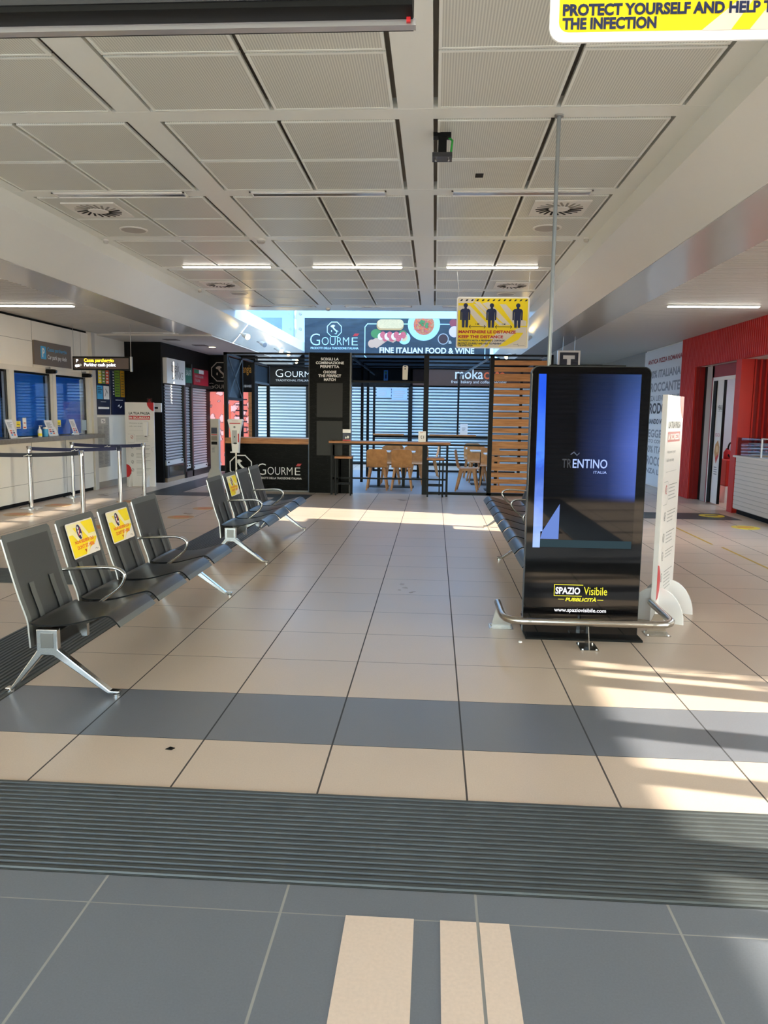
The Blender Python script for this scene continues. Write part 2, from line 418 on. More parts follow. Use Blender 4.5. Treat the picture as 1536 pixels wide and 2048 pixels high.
def gourme(a, u0, v0, w, h, m, mr, L=1):
    """GOURME word mark with a larger G and a red accent"""
    a.text('G', u0, v0, w*0.2, h, m, L, bold=-0.014)
    a.text('OURM', u0+w*0.235, v0+h*0.03, w*0.55, h*0.68, m, L, bold=-0.012)
    a.text('E', u0+w*0.84, v0+h*0.03, w*0.12, h*0.66, m, L, bold=-0.012)
    a.poly([(u0+w*0.86, v0+h*0.8), (u0+w*0.95, v0+h*0.8), (u0+w*0.99, v0+h*1.03), (u0+w*0.9, v0+h*1.03)], mr, L)
X_, Y_, Z_ = Vector((1, 0, 0)), Vector((0, 1, 0)), Vector((0, 0, 1))

# ================================================================== SETTING
# ---- floor
FX0, FX1 = -6.9, 6.6
fl = MB()
def fq(x0, y0, x1, y1, m): fl.add([(x0, y0, 0), (x1, y0, 0), (x1, y1, 0), (x0, y1, 0)], [(0, 1, 2, 3)], m)
fq(FX0, -4.2, FX1, 1.0, tile_beige); fq(FX0, 1.0, FX1, 2.28, tile_dark)
fq(FX0, 2.28, FX1, 2.88, rubber_d)
gy0, gy1 = TY0-0.6, TY0
fq(FX0, 2.88, FX1, gy0, tile_beige)
fq(FX0, gy0, FX1, gy1, tile_grey)
fq(FX0, gy1, FX1, 14.62, tile_beige)
fq(FX0, 14.62, -4.05, 23.3, tile_beige); fq(-4.05, 14.62, 2.2, 20.6, floor_grey); fq(2.2, 14.62, FX1, 23.3, tile_beige); fq(-4.05, 20.6, 2.2, 23.3, tile_beige)
o = fl.build('floor'); struct(o)
fi = MB()
for x0, x1 in ((-0.236, -0.029), (0.05, 0.1585), (0.1675, 0.257)): fi.box((x0, 1.0, -0.01), (x1, 2.143, 0.0012), inlay)
struct(fi.build('floor_inlay'))
# groove lines over the inlay keep the tile joint visible
def rib_mat(name, x0, y0, x1, y1, along, n, base=None):
    b = MB(); b.box((x0, y0, -0.02), (x1, y1, 0.0015), rubber_d)
    if along == 'x':
        p = (y1-y0)/n
        for i in range(n):
            y = y0+(i+0.5)*p; b.prism([(x0, y-p*0.36, 0.001), (x0, y-p*0.24, 0.007), (x0, y+p*0.24, 0.007), (x0, y+p*0.36, 0.001)], (x1-x0, 0, 0), rubber)
    else:
        p = (x1-x0)/n
        for i in range(n):
            x = x0+(i+0.5)*p; b.prism([(x-p*0.36, y0, 0.001), (x+p*0.36, y0, 0.001), (x+p*0.24, y0, 0.007), (x-p*0.24, y0, 0.007)], (0, y1-y0, 0), rubber)
    return struct(b.build(name))
rib_mat('floor_grating', -6.5, 2.285, 6.2, 2.875, 'x', 19)
rib_mat('floor_grating', -2.838, 2.885, -2.238, 14.05, 'y', 19)
rib_mat('floor_grating', -6.4, 6.36, -2.85, 6.94, 'x', 19)
rib_mat('floor_grating', 1.76, -4.0, 2.36, 0.9, 'y', 19); rib_mat('floor_grating', -6.5, -0.3, 1.7, 0.3, 'x', 19)
dk = MB(); dk.box((-5.3, 13.53, -0.01), (-2.25, 14.1, 0.003), rubber); dk.box((-5.3, 14.1, -0.01), (-4.72, 22.5, 0.003), rubber)
dk.prism([(2.97, 11.74, -0.01), (4.55, 11.74, -0.01), (4.66, 11.74, -0.01), (4.6, 12.5, -0.01), (2.97, 12.5, -0.01)], (0, 0, 0.013), rubber)
struct(dk.build('floor_mat'))
g = MB(); g.box((-60, -40, -0.3), (60, 90, -0.06), M('asphalt', (190, 184, 174), 0.9)); struct(g.build('ground'))

# ---- main coffered ceiling
ZC = 3.49
ce = MB()
ce.box((-3.92, -4.2, ZC+0.07), (1.71, 15.1, ZC+0.12), ceil_gap)
RY = [5.36+1.805*k for k in range(-5, 6)]
def ribx(x0, x1): ce.box((x0, -4.2, ZC-0.0), (x1, 15.1, ZC+0.075), ceil_white)
ribx(-0.28, -0.05); ribx(-2.155, -1.93); ribx(1.55, 1.71); ribx(-3.92, -3.80)
for y in RY: ce.box((-3.92, y-0.085, ZC-0.001), (1.71, y+0.085, ZC+0.075), ceil_white)
ce.box((-3.92, 14.47, ZC-0.001), (1.71, 15.1, ZC+0.075), ceil_white)
ceiling = struct(ce.build('ceiling'))
bays = [(-3.80, -2.155), (-1.93, -0.28), (-0.05, 1.55)]
pw = None; first = None
PLACED = []
for bi, (bx0, bx1) in enumerate(bays):
    wdt = (bx1-bx0-0.03*3)/2
    for k in range(len(RY)-1):
        ya, yb = RY[k]+0.085, RY[k+1]-0.085
        dl = (yb-ya-0.022*3)/2
        for i in range(2):
            for j in range(2):
                cx = bx0+0.03+wdt/2+i*(wdt+0.03); cy = ya+0.022+dl/2+j*(dl+0.022)
                PLACED.append((cx, cy, wdt, dl))
protos = {}
for cx, cy, wd_, dl in PLACED:
    key = round(wd_, 3)
    if key not in protos:
        b = MB(); b.box((-wd_/2, -dl/2, 0), (wd_/2, dl/2, 0.02), ceil_panel)
        e = 0.018
        for a_, c_ in (((-wd_/2, -dl/2), (wd_/2, -dl/2+e)), ((-wd_/2, dl/2-e), (wd_/2, dl/2)), ((-wd_/2, -dl/2), (-wd_/2+e, dl/2)), ((wd_/2-e, -dl/2), (wd_/2, dl/2))):
            b.box((a_[0], a_[1], -0.003), (c_[0], c_[1], 0.004), ceil_white)
        p = b.build('ceiling_panel', ceiling, world=False); protos[key] = p
    else:
        p = protos[key].copy(); COL.objects.link(p); p.parent = ceiling
    p.location = Vector((cx, cy, ZC-0.004))-ceiling.location

# ---- beams beside the main ceiling
def beam(name, sgn, pts, m_under):
    b = MB()
    n = len(pts); y0, y1 = -4.2, 23.3
    b.prism([(x, y0, z) for x, z in pts], (0, y1-y0, 0), beam_white)
    return struct(b.build(name))
beam('beam_left', -1, [(-3.92, 3.6), (-3.92, 3.338), (-4.25, 2.97), (-4.3, 2.97), (-4.3, 3.6)], None)
beam('beam_right', 1, [(1.71, 3.6), (1.71, 3.305), (2.11, 3.03), (2.15, 3.03), (2.15, 3.6)], None)
b = MB(); b.box((-4.885, -4.2, 2.965), (-4.26, 14.6, 3.05), beam_gloss); struct(b.build('ceiling_strip'))
b = MB(); b.box((2.12, -4.2, 3.025), (2.775, 23.3, 3.1), beam_gloss); struct(b.build('ceiling_strip'))
# ---- slatted side ceilings
def slats(name, x0, x1, y0, y1, z):
    b = MB(); b.box((x0, y0, z+0.03), (x1, y1, z+0.06), slat_gap)
    y = y0
    while y < y1-0.05:
        b.box((x0, y+0.008, z), (x1, y+0.087, z+0.02), slat_mat); y += 0.095
    return struct(b.build(name))
slats('ceiling_left', -6.7, -4.89, -4.2, 14.6, 2.97)
slats('ceiling_right', 2.78, 5.4, -4.2, 23.3, 3.03)
b = MB(); b.box((-6.9, 14.6, 2.94), (-4.26, 23.3, 3.05), plaster); struct(b.build('ceiling_far'))
# ---- glass atrium beyond the ceiling
b = MB()
b.box((-3.95, 15.02, 3.56), (1.74, 15.1, 5.2), white_paint)
struct(b.build('wall_atrium'))
b = MB()
for x in (-3.9, -2.6, -1.2, 0.3, 1.7): b.box((x-0.03, 15.1, 5.1), (x+0.03, 23.2, 5.2), white_paint)
for y in (15.15, 17.2, 19.2, 21.2, 23.1): b.box((-3.9, y-0.03, 5.1), (1.7, y+0.03, 5.2), white_paint)
b.box((-4.25, 23.07, 3.6), (-4.19, 23.13, 5.2), white_paint); b.box((1.94, 23.07, 3.6), (2.0, 23.13, 5.2), white_paint)
struct(b.build('trim_atrium'))
b = MB(); b.box((-4.23, 15.1, 3.6), (-4.21, 23.2, 5.2), glass_blue); struct(b.build('window_4'))
b = MB(); b.box((1.96, 15.1, 3.55), (2.1, 23.3, 5.3), white_paint); struct(b.build('wall_clerestory'))
b = MB(); b.box((-4.25, 23.22, 2.9), (2.05, 23.24, 5.6), glass_blue)
wb = struct(b.build('window_6'))
b = MB(); b.add([(-4.25, 15.0, 5.22), (2.0, 15.0, 5.22), (2.0, 23.3, 5.22), (-4.25, 23.3, 5.22)], [(0, 1, 2, 3)], glassmat('glass_roof', (0.5, 0.62, 0.7))); struct(b.build('window_7'))
b = MB()
for x in (-4.22, 1.98):
    b.box((x-0.03, 23.12, 2.86), (x+0.03, 23.22, 5.6), M('glass_rib', (176, 206, 226), 0.3))
for x in (-4.06, 1.85):
    for z in (3.1, 3.55, 4.0, 4.45): b.tube([(x, 23.13, z), (x, 23.2, z)], 0.05, steel, 12)
b.build('glazing_bar', wb)

# ---- far wall with shop fascia and roller shutters
def shutter(name, O, U, wdt, z0, z1, m, pitch=0.085, depth=0.03, gm=None):
    """corrugated roller shutter; O at lower left, U to the right; bulges towards the viewer"""
    U = unit(U); N = U.cross(Z_); b = MB(); prof = []
    n = int((z1-z0)/pitch); pitch = (z1-z0)/n
    for i in range(n):
        z = z0+i*pitch
        for t, d in ((0.0, 0.0), (0.3, 0.0), (0.34, 0.5), (0.5, 0.95), (0.68, 1.0), (0.86, 0.75), (0.97, 0.35)): prof.append((d*depth, z+t*pitch))
    prof.append((0, z1))
    O = Vector(O); vs = []
    for d, z in prof:
        for u in (0, wdt): vs.append(Vector((O.x, O.y, 0))+U*u+N*d+Z_*z)
    b.add(vs, [(2*i, 2*i+1, 2*i+3, 2*i+2) for i in range(len(prof)-1) if i % 7 != 0], m)
    b.add(vs, [(2*i, 2*i+1, 2*i+3, 2*i+2) for i in range(len(prof)-1) if i % 7 == 0], gm or groove)
    return b
groove = M('shutter_groove_shade', (58, 84, 96), 0.5)  # darker groove colour paints in the shade between the ribs
FY = 23.0
b = MB(); b.box((-6.9, FY+0.12, 0), (5.4, FY+0.24, 2.9), black); b.box((-6.9, FY+0.1, 2.9), (-3.88, FY+0.2, 3.25), black); b.box((1.58, FY+0.1, 2.9), (5.4, FY+0.2, 3.2), black); wall_far = struct(b.build('wall_far'))
for i, (x0, x1, z1, m, lab) in enumerate(((-5.55, -3.85, 2.3, shutter_far, 'closed roller shutter at the far end, left of the dark sign columns'), (-3.72, -0.78, 2.32, shutter_far, 'wide closed roller shutter under the white lettered far fascia'), (-0.66, 3.6, 2.33, shutter_far, 'wide closed roller shutter under the brown coffee shop fascia'))):
    t = thing('roller_shutter', lab, 'shutter', ((x0+x1)/2, FY, 0), group='roller shutters at the far end')
    shutter('curtain', (x0, FY, 0), X_, x1-x0, 0.05, z1, m, 0.09).build('curtain', t, smooth=60)
    bb = MB(); bb.box((x0, FY-0.04, 0), (x1, FY+0.02, 0.06), black_steel); bb.build('bottom_rail', t)
    bb = MB(); bb.box((x0-0.06, FY-0.05, 0), (x0, FY+0.11, z1), black_steel); bb.build('guide_rail', t)
    bb = MB(); bb.box((x1, FY-0.05, 0), (x1+0.06, FY+0.11, z1), black_steel); bb.build('guide_rail', t)
# fascia over the shutters: left sign and coffee sign
t = thing('shop_sign', 'long black fascia with white TRADITIONAL ITALIAN FOOD lettering over the far shutters', 'sign', (-3.1, FY, 2.32))
b = MB(); b.box((-5.6, FY-0.08, 2.34), (-0.74, FY+0.11, 2.86), black); b.build('panel', t)
a = Art((-4.76, FY-0.08, 2.42), X_, Z_)
a.text('G', 0, 0.15, 0.225, 0.23, p_white, bold=-0.014); a.text('OURM', 0.28, 0.155, 0.77, 0.17, p_white, bold=-0.012); a.text('É', 1.1, 0.155, 0.13, 0.22, p_white)
a.text('TRADITIONAL ITALIAN FOOD', 0.0, 0.025, 1.32, 0.06, p_lgrey)
a.build('lettering', t)
t = thing('shop_sign', 'brown fascia reading fresh bakery and coffee specialist over a far shutter', 'sign', (1.4, FY, 2.36))
b = MB(); b.box((-0.66, FY-0.08, 2.37), (3.6, FY+0.11, 2.84), M('sign_brown', (74, 48, 40), 0.35)); b.build('panel', t)
a = Art((0.584, FY-0.08, 2.37), X_, Z_)
a.text('moka', 0.0, 0.2, 0.82, 0.3, p_white, bold=0.01); a.text('cafe', 0.84, 0.2, 0.62, 0.3, p_orange, bold=0.01)
a.text('fresh bakery and coffee specialist', -0.11, 0.05, 1.62, 0.11, p_white)
a.build('lettering', t)
# printed banner
slate = M('banner_slate', (40, 56, 68), 0.5, noise=0.22, nscale=5, stretch=(0.6, 1, 2.5))
t = thing('banner', 'large slate banner with a sandwich and a pasta plate beyond the ceiling end', 'banner', (-1.15, FY, 2.87))
b = MB(); b.box((-3.872, FY-0.16, 2.87), (1.571, FY-0.1, 4.291), slate); b.build('panel', t)
a = Art((-3.872, FY-0.16, 2.87), X_, Z_, 0.002, 0.002)
pale = M('banner_pale', (196, 228, 240), 0.5)
italy(a, 0.881, 1.095, 0.225, pale)
gourme(a, 0.165, 0.63, 1.47, 0.34, pale, p_red)
a.text('PRODOTTI DELLA TRADIZIONE ITALIANA', 0.18, 0.52, 1.42, 0.065, pale, bold=0.02)
a.line([(3.685, 0.245), (1.88, 0.245), (1.786, 0.33), (1.786, 1.17), (1.86, 1.26), (5.3, 1.26), (5.3, 0.245), (3.6, 0.245)], 0.025, pale)
a.text('FINE ITALIAN FOOD & WINE', 2.22, 0.42, 2.77, 0.17, p_white, 2, bold=0.03)
bread = M('bread', (222, 188, 140), 0.6, noise=0.08, nscale=30); crust = M('crust', (196, 148, 96), 0.6); ham = M('ham', (206, 92, 96), 0.6, noise=0.25, nscale=40)
boardm = M('board_wood', (212, 166, 136), 0.6); platem = M('plate_pale', (176, 212, 228), 0.5); pasta = M('pasta', (206, 118, 82), 0.6, noise=0.3, nscale=35); leaf = M('leaf_green', (74, 128, 70), 0.6)
a.poly([(2.0, 0.62), (2.14, 0.56), (2.45, 0.78), (2.62, 0.72), (2.9, 0.9), (2.3, 0.98), (1.95, 0.76)], boardm, 2)
a.disc(2.0, 0.69, 0.12, boardm, 2)
a.disc(2.12, 0.98, 0.16, leaf, 3, 0.13); a.disc(2.9, 0.98, 0.12, leaf, 3, 0.1)
for k in range(11): a.disc(2.25+0.066*k, 0.9+0.05*math.sin(k*2.1), 0.085, ham if k % 3 else p_white, 4+0.4*k, 0.1)
a.rrect(2.13, 1.08, 2.92, 1.38, 0.12, crust, 9); a.rrect(2.15, 1.13, 2.92, 1.39, 0.12, bread, 10)
a.disc(2.944, 0.85, 0.175, platem, 3); a.disc(2.93, 0.87, 0.11, bread, 4)
def halfdisc(u, v, r, mm, L):
    pts = [(u+r*math.cos(2*PI*k/40), min(1.415, v+r*math.sin(2*PI*k/40))) for k in range(40)]; a.poly(pts, mm, L)
halfdisc(3.51, 1.255, 0.47, platem, 3); halfdisc(3.51, 1.25, 0.3, pasta, 4)
for k in range(26):
    an = k*2.4; rr = 0.28*math.sqrt((k+1)/27); u_, v_ = 3.51+rr*math.cos(an), 1.22+rr*0.65*math.sin(an)
    a.line([(u_-0.05*math.cos(an*1.7), v_-0.05*math.sin(an*1.7)), (u_+0.05*math.cos(an*1.7), v_+0.05*math.sin(an*1.7))], 0.03, (crust, p_orange, ham)[k % 3], 5+0.3*k)
for k in range(7): a.disc(3.5+0.1*math.cos(k*2.2), 1.26+0.08*math.sin(k*1.7), 0.04, leaf, 15+0.4*k)
a.disc(4.08, 0.84, 0.16, p_lgrey, 3); a.disc(4.08, 0.84, 0.135, M('wine_dark', (58, 26, 32), 0.4), 4)
for k in range(8): a.disc(4.25+0.03*(k % 3), 0.72+0.03*(k//3), 0.012, p_white, 4)
a.disc(4.36, 1.3, 0.11, M('garlic_red', (150, 60, 70), 0.5), 3); a.disc(4.4, 1.05, 0.16, M('garlic', (222, 190, 206), 0.5), 4)
a.build('print', t)

# ---- potted palms outside the entrance glazing
def palm(x, y, h_, seed, lab):
    rnd = random.Random(seed)
    t = thing('potted_palm', lab, 'plant', (x, y, -0.06), group='potted palms outside the entrance')
    b = MB(); b.lathe((x, y, -0.06), [(0.14, 0), (0.2, 0.3), (0.19, 0.3), (0.17, 0.26)], M('terracotta', (150, 90, 66), 0.8), 20); b.build('pot', t)
    b = MB(); b.tube([(x, y, 0.15), (x+0.02, y, h_*0.55)], 0.035, M('palm_trunk', (96, 78, 56), 0.9), 8); b.build('trunk', t)
    lf = M('palm_leaf', (58, 92, 44), 0.6)
    for k in range(11):
        an = k*2.4; L = rnd.uniform(0.45, 0.68); el = rnd.uniform(0.2, 1.0); p0 = Vector((x+0.02, y, h_*0.55)); pts = []
        for i in range(9):
            u = i/8; r = L*u; pts.append(p0+Vector((math.cos(an)*r, math.sin(an)*r, el*L*u-0.55*L*u*u)))
        b = MB(); b.tube(pts, 0.006, lf, 5)
        for i in range(2, 9):
            d = unit(pts[i]-pts[i-1]); sd_ = unit(d.cross(Z_))
            for sg in (-1, 1):
                q = pts[i]+sd_*sg*0.22*(1-0.5*abs(i/8-0.5))+d*0.12-Z_*0.05
                b.prism([pts[i]-d*0.012, q, pts[i]+d*0.012], (0, 0, 0.002), lf)
        b.build('frond', t)
palm(6.8, 0.3, 2.3, 1, 'potted palm outside the entrance glazing, nearest of three'); palm(6.9, 1.9, 2.2, 2, 'potted palm outside the entrance glazing, middle of three'); palm(6.8, 3.6, 2.3, 3, 'potted palm outside the entrance glazing, farthest of three')

# ---- left wall, pay desk windows
XW = -6.5
wl = MB()
wl.box((-6.9, -4.2, 0), (XW, 14.2, 1.06), white_wall)
wl.box((-6.9, -4.2, 2.17), (XW, 14.2, 2.93), white_wall)
wl.box((-6.9, -4.2, 1.06), (XW, 8.6, 2.17), white_wall)
wl.box((-6.9, 14.2, 0), (XW, 15.9, 2.97), white_wall)
wl.box((-6.9, -4.2, 2.93), (XW-0.03, 14.2, 2.97), black)
wall_left = struct(wl.build('wall_left'))
sm = MB(); seam = M('seam', (150, 144, 134), 0.6)
for y in (9.8, 12.18, 13.9): sm.box((XW-0.002, y-0.004, 2.17), (XW+0.0015, y+0.004, 2.93), seam)
sm.box((XW-0.002, -4, 2.60), (XW+0.0015, 12.18, 2.606), seam)
sm.build('panel_seam', wall_left)
b = MB(); b.box((XW-0.05, 14.2, 0), (XW+0.07, 14.34, 2.96), M('pilaster', (206, 200, 190), 0.4)); struct(b.build('column'))
b = MB(); b.box((XW, 14.34, 0), (XW+0.012, 15.88, 0.12), M('skirting', (166, 156, 142), 0.5)); struct(b.build('baseboard_left'))
frame_w = M('window_frame_white', (222, 216, 204), 0.35)
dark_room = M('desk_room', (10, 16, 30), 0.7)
wins = [(8.7, 10.1), (10.22, 11.42), (11.55, 12.745), (12.865, 14.08)]
for i, (ya, yb) in enumerate(wins):
    b = MB()
    for y0, y1 in ((ya-0.125 if i else ya-0.12, ya), (yb, yb+0.005 if i < 3 else yb+0.12)):
        b.box((XW-0.1, y0, 1.08), (XW+0.03, y1, 2.19), frame_w)
    b.box((XW-0.1, ya, 2.11), (XW+0.03, yb, 2.19), frame_w)
    wi = struct(b.build('window_%d' % (i+1)))
    b = MB(); b.box((XW-0.02, ya, 1.06), (XW-0.012, yb, 2.11), glass_clear); b.build('pane', wi)
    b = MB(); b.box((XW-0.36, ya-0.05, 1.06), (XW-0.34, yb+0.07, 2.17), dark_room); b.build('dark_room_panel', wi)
    b = MB(); b.box((XW-0.05, ya, 2.08), (XW-0.02, yb, 2.11), black); b.box((XW-0.05, yb-0.025, 1.06), (XW-0.02, yb, 2.11), black); b.build('gasket', wi)
    bl = thing('venetian_blind', ['blue venetian blind behind the pay desk window outside the frame', 'blue venetian blind in the pay desk window cut by the picture edge', 'bright blue venetian blind in the middle pay desk window', 'darker blue venetian blind in the pay desk window nearest the price boards'][i], 'blind', (XW-0.15, (ya+yb)/2, 1.08), group='blue blinds at the pay desk')
    b = MB(); z = 1.1
    while z < 2.08:
        b.bar((XW-0.13, ya+0.01, z), (XW-0.13, yb-0.01, z), 0.034, 0.0015, blind_blue, up=(0.85, 0, 0.52)); z += 0.0245
    b.build('slats', bl)
    b = MB(); b.box((XW-0.15, ya+0.01, 2.07), (XW-0.11, yb-0.01, 2.105), blind_blue); b.build('headrail', bl)
# ---- pay desk counter
t = thing('pay_desk', 'long white panelled pay desk with a grey stone top under the blue windows', 'counter', (-6.45, 11.2, 0))
b = MB(); b.box((-6.499, 6.0, 0.06), (-6.46, 14.18, 1.0), white_wall); b.build('front_panel', t)
b = MB()
for y in (9.6, 10.75, 11.95, 13.1): b.box((-6.463, y-0.006, 0.06), (-6.457, y+0.006, 1.0), seam)
b.box((-6.463, 6, 0.33), (-6.458, 14.18, 0.336), seam); b.build('panel_seam', t)
b = MB(); b.box((-6.5, 6.0, 0), (-6.48, 14.18, 0.06), black); b.build('plinth', t)
b = MB(); b.box((-6.499, 6.0, 1.0), (-6.24, 14.24, 1.075), M('counter_stone', (122, 116, 108), 0.25, noise=0.1, nscale=20)); b.build('counter_top', t, bevel=0.004)
def leaning(name, lab, cat, y, hgt, wdt, x=-6.36, yaw=0.0, art=None, m=white_board, group=None):
    """a sloped printed board with a back strut standing on the counter"""
    t = thing(name, lab, cat, (x, y, 1.075), yaw, group)
    b = MB(); b.prism([(0.0, -wdt/2, 0.0), (0.0, wdt/2, 0.0), (-0.09, wdt/2, hgt), (-0.09, -wdt/2, hgt)], (0.004, 0, 0.001), m); b.build('board', t, world=False)
    b = MB(); b.prism([(-0.11, -0.01, 0.0), (-0.11, 0.01, 0.0), (-0.09, 0.01, hgt*0.7), (-0.09, -0.01, hgt*0.7)], (0.003, 0, 0), p_grey); b.build('strut', t, world=False)
    n = unit(Vector((hgt, 0, 0.09))); up = unit(Vector((-0.09, 0, hgt)))
    ar = Art((0.0045, -wdt/2, 0.001), Y_, up, 0.001); art(ar, wdt, hgt); ar.b.build('print', t, world=False)
    return t
def art_price(a, w_, h_):
    a.lines(w_*0.15, h_*0.55, w_*0.85, h_*0.92, 6, p_grey)
    for k, (c1, c2) in enumerate(((p_orange, p_lgrey), (p_red, p_navy), (p_cyan, p_orange))):
        a.rect(w_*0.2, h_*(0.38-0.12*k), w_*0.45, h_*(0.46-0.12*k), c1, 1); a.rect(w_*0.55, h_*(0.38-0.12*k), w_*0.8, h_*(0.46-0.12*k), c2, 1)
leaning('tariff_board', 'sloped white tariff board on the pay desk under the middle window', 'board', 12.48, 0.26, 0.26, art=art_price)
leaning('tariff_board', 'smaller white tariff sheet tucked behind the sloped board on the pay desk', 'board', 12.67, 0.2, 0.2, x=-6.41, art=lambda a, w_, h_: a.lines(w_*0.1, h_*0.2, w_*0.9, h_*0.9, 8, p_lgrey))
leaning('tariff_board', 'sloped white tariff board on the pay desk under the darker blind', 'board', 13.32, 0.27, 0.2, art=art_price)
leaning('tariff_board', 'white tariff board standing on the pay desk cut by the picture edge', 'board', 11.28, 0.28, 0.2, art=art_price)
t = thing('bottle', 'small white pump bottle on the pay desk left of the tariff boards', 'bottle', (-6.38, 12.08, 1.075))
b = MB(); b.lathe((-6.38, 12.08, 1.075), [(0.03, 0), (0.032, 0.02), (0.032, 0.1), (0.02, 0.125), (0.012, 0.13)], p_white, 16); b.build('body', t, smooth=40)
b = MB(); b.lathe((-6.38, 12.08, 1.205), [(0.014, 0), (0.014, 0.02), (0.005, 0.025), (0.005, 0.045)], sign_white, 12); b.box((-6.39, 12.07, 1.245), (-6.34, 12.09, 1.256), sign_white); b.build('pump', t)
b = MB(); b.lathe((-6.38, 12.08, 1.09), [(0.0328, 0), (0.0328, 0.04)], p_yellow, 16); b.build('label_band', t)
t = thing('bottle', 'pale blue glass jar on the pay desk behind the middle window', 'bottle', (-6.4, 12.3, 1.075))
b = MB(); b.lathe((-6.4, 12.3, 1.075), [(0.04, 0), (0.042, 0.01), (0.042, 0.12)], p_cyan, 16); b.build('body', t, smooth=40)
b = MB(); b.lathe((-6.4, 12.3, 1.195), [(0.036, 0), (0.036, 0.03)], p_white, 16); b.build('lid', t)
for y, z, cols, lab in ((11.67, 1.21, (p_yellow, p_navy), 'square yellow sticker on the middle pay desk window'), (11.86, 1.2, (sign_white, p_orange), 'upright white and orange sticker on the middle pay desk window'), (12.98, 1.22, (p_yellow, p_navy), 'square yellow sticker on the darker pay desk window')):
    b = MB(); wv = 0.075 if cols[0] == p_yellow else 0.055; hv = 0.12 if cols[0] == p_yellow else 0.18
    b.box((XW-0.011, y-wv, z), (XW-0.008, y+wv, z+hv), sign_white); o = b.build('window_sticker'); tag(o, lab, 'sticker', 'stickers on the pay desk glass')
    a = Art((XW-0.008, y-wv, z), Y_, Z_); a.rect(0.01, hv*0.25, 2*wv-0.01, hv*0.95, cols[0]); a.rect(0.02, hv*0.1, 2*wv-0.02, hv*0.2, cols[1], 1); a.text('OK' if 0 else 'VISA'[:0] or '-', wv*0.5, hv*0.5, wv, hv*0.08, cols[1], 1); a.build('print', o)
b = MB(); b.box((XW-0.011, 13.86, 1.14), (XW-0.008, 14.04, 1.33), M('paper_blue', (170, 190, 200), 0.5)); tag(b.build('notice_or_reflection'), 'pale paper taped inside the darker pay desk window', 'notice')
b = MB(); b.box((-6.34, 11.3, 1.075), (-6.26, 11.62, 1.088), sign_white); tag(b.build('leaflet_stack'), 'white leaflets lying flat at the pay desk edge', 'leaflets')
for y, lab in ((12.56, 'black camera above the middle pay desk window'), (13.88, 'black camera above the darker pay desk window')):
    t = thing('security_camera', lab, 'camera', (XW+0.03, y, 2.1), group='cameras above the pay desk')
    b = MB(); b.box((XW+0.03, y-0.05, 2.11), (XW+0.17, y+0.05, 2.18), black); b.build('body', t, bevel=0.012)
    b = MB(); b.tube([(XW+0.17, y, 2.145), (XW+0.2, y, 2.14)], 0.026, black_gloss, 14); b.build('lens', t)
    b = MB(); b.bar((XW+0.03, y-0.02, 2.19), (XW+0.1, y-0.02, 2.2), 0.03, 0.03, p_grey); b.build('bracket', t)
# wall sign and hanging sign
t = thing('wall_sign', 'taupe wall sign reading Cassa parcheggio Car park pay desk above the blue windows', 'sign', (XW, 12.82, 2.2))
b = MB(); b.box((XW, 12.186, 2.24), (XW+0.03, 13.453, 2.625), p_taupe); b.build('panel', t)
a = Art((XW+0.03, 12.186, 2.24), Y_, Z_)
a.rrect(0.2, 0.1, 0.38, 0.31, 0.02, p_cyan); a.text('P', 0.25, 0.13, 0.08, 0.15, p_white, 1, bold=0.04)
a.text('Cassa parcheggio', 0.42, 0.22, 0.68, 0.085, p_cyan, 1, bold=0.02); a.text('Car park pay desk', 0.42, 0.09, 0.68, 0.095, p_white, 1, bold=0.02)
a.build('lettering', t)
t = thing('hanging_sign', 'small brown hanging sign reading Cassa parcheggio Parking cash point by the price boards', 'sign', (-5.65, 12.9, 2.2))
hx0, hx1, hz0, hz1 = -6.17, -5.17, 2.19, 2.42
b = MB(); b.box((hx0, 12.87, hz0), (hx1, 12.93, hz1), black_steel); b.build('casing', t, bevel=0.006)
b = MB(); b.box((hx0+0.02, 12.865, hz0+0.025), (hx1-0.02, 12.872, hz1-0.025), M('sign_brown_lit', (92, 76, 68), 0.4)); b.build('face', t)
a = Art((hx0, 12.865, hz0), X_, Z_)
pl_y = emis('sign_yellow_lit', (255, 214, 50), 1.6); pl_w = emis('sign_white_lit', (240, 245, 255), 1.6)
a.text('P', 0.07, 0.13, 0.035, 0.05, pl_w, 1, bold=0.04); a.disc(0.075, 0.07, 0.03, pl_w, 1, 0.022); a.disc(0.11, 0.075, 0.028, pl_w, 1, 0.02); a.disc(0.14, 0.085, 0.026, p_white, 2, 0.02)
a.text('Cassa parcheggio', 0.205, 0.12, 0.52, 0.075, pl_y, 1, bold=0.02); a.text('Parking cash point', 0.205, 0.045, 0.55, 0.075, pl_w, 1, bold=0.02)
a.build('lettering', t)
for x in (hx0+0.01, hx1+0.01):
    b = MB(); b.tube([(x, 12.9, hz0+0.06), (x, 12.9, 2.965)], 0.004, alu_dull, 6); b.build('suspension_wire', t)
b = MB(); b.box((hx1, 12.88, hz0-0.02), (hx1+0.03, 12.92, hz1), alu_dull); b.build('end_bracket', t)
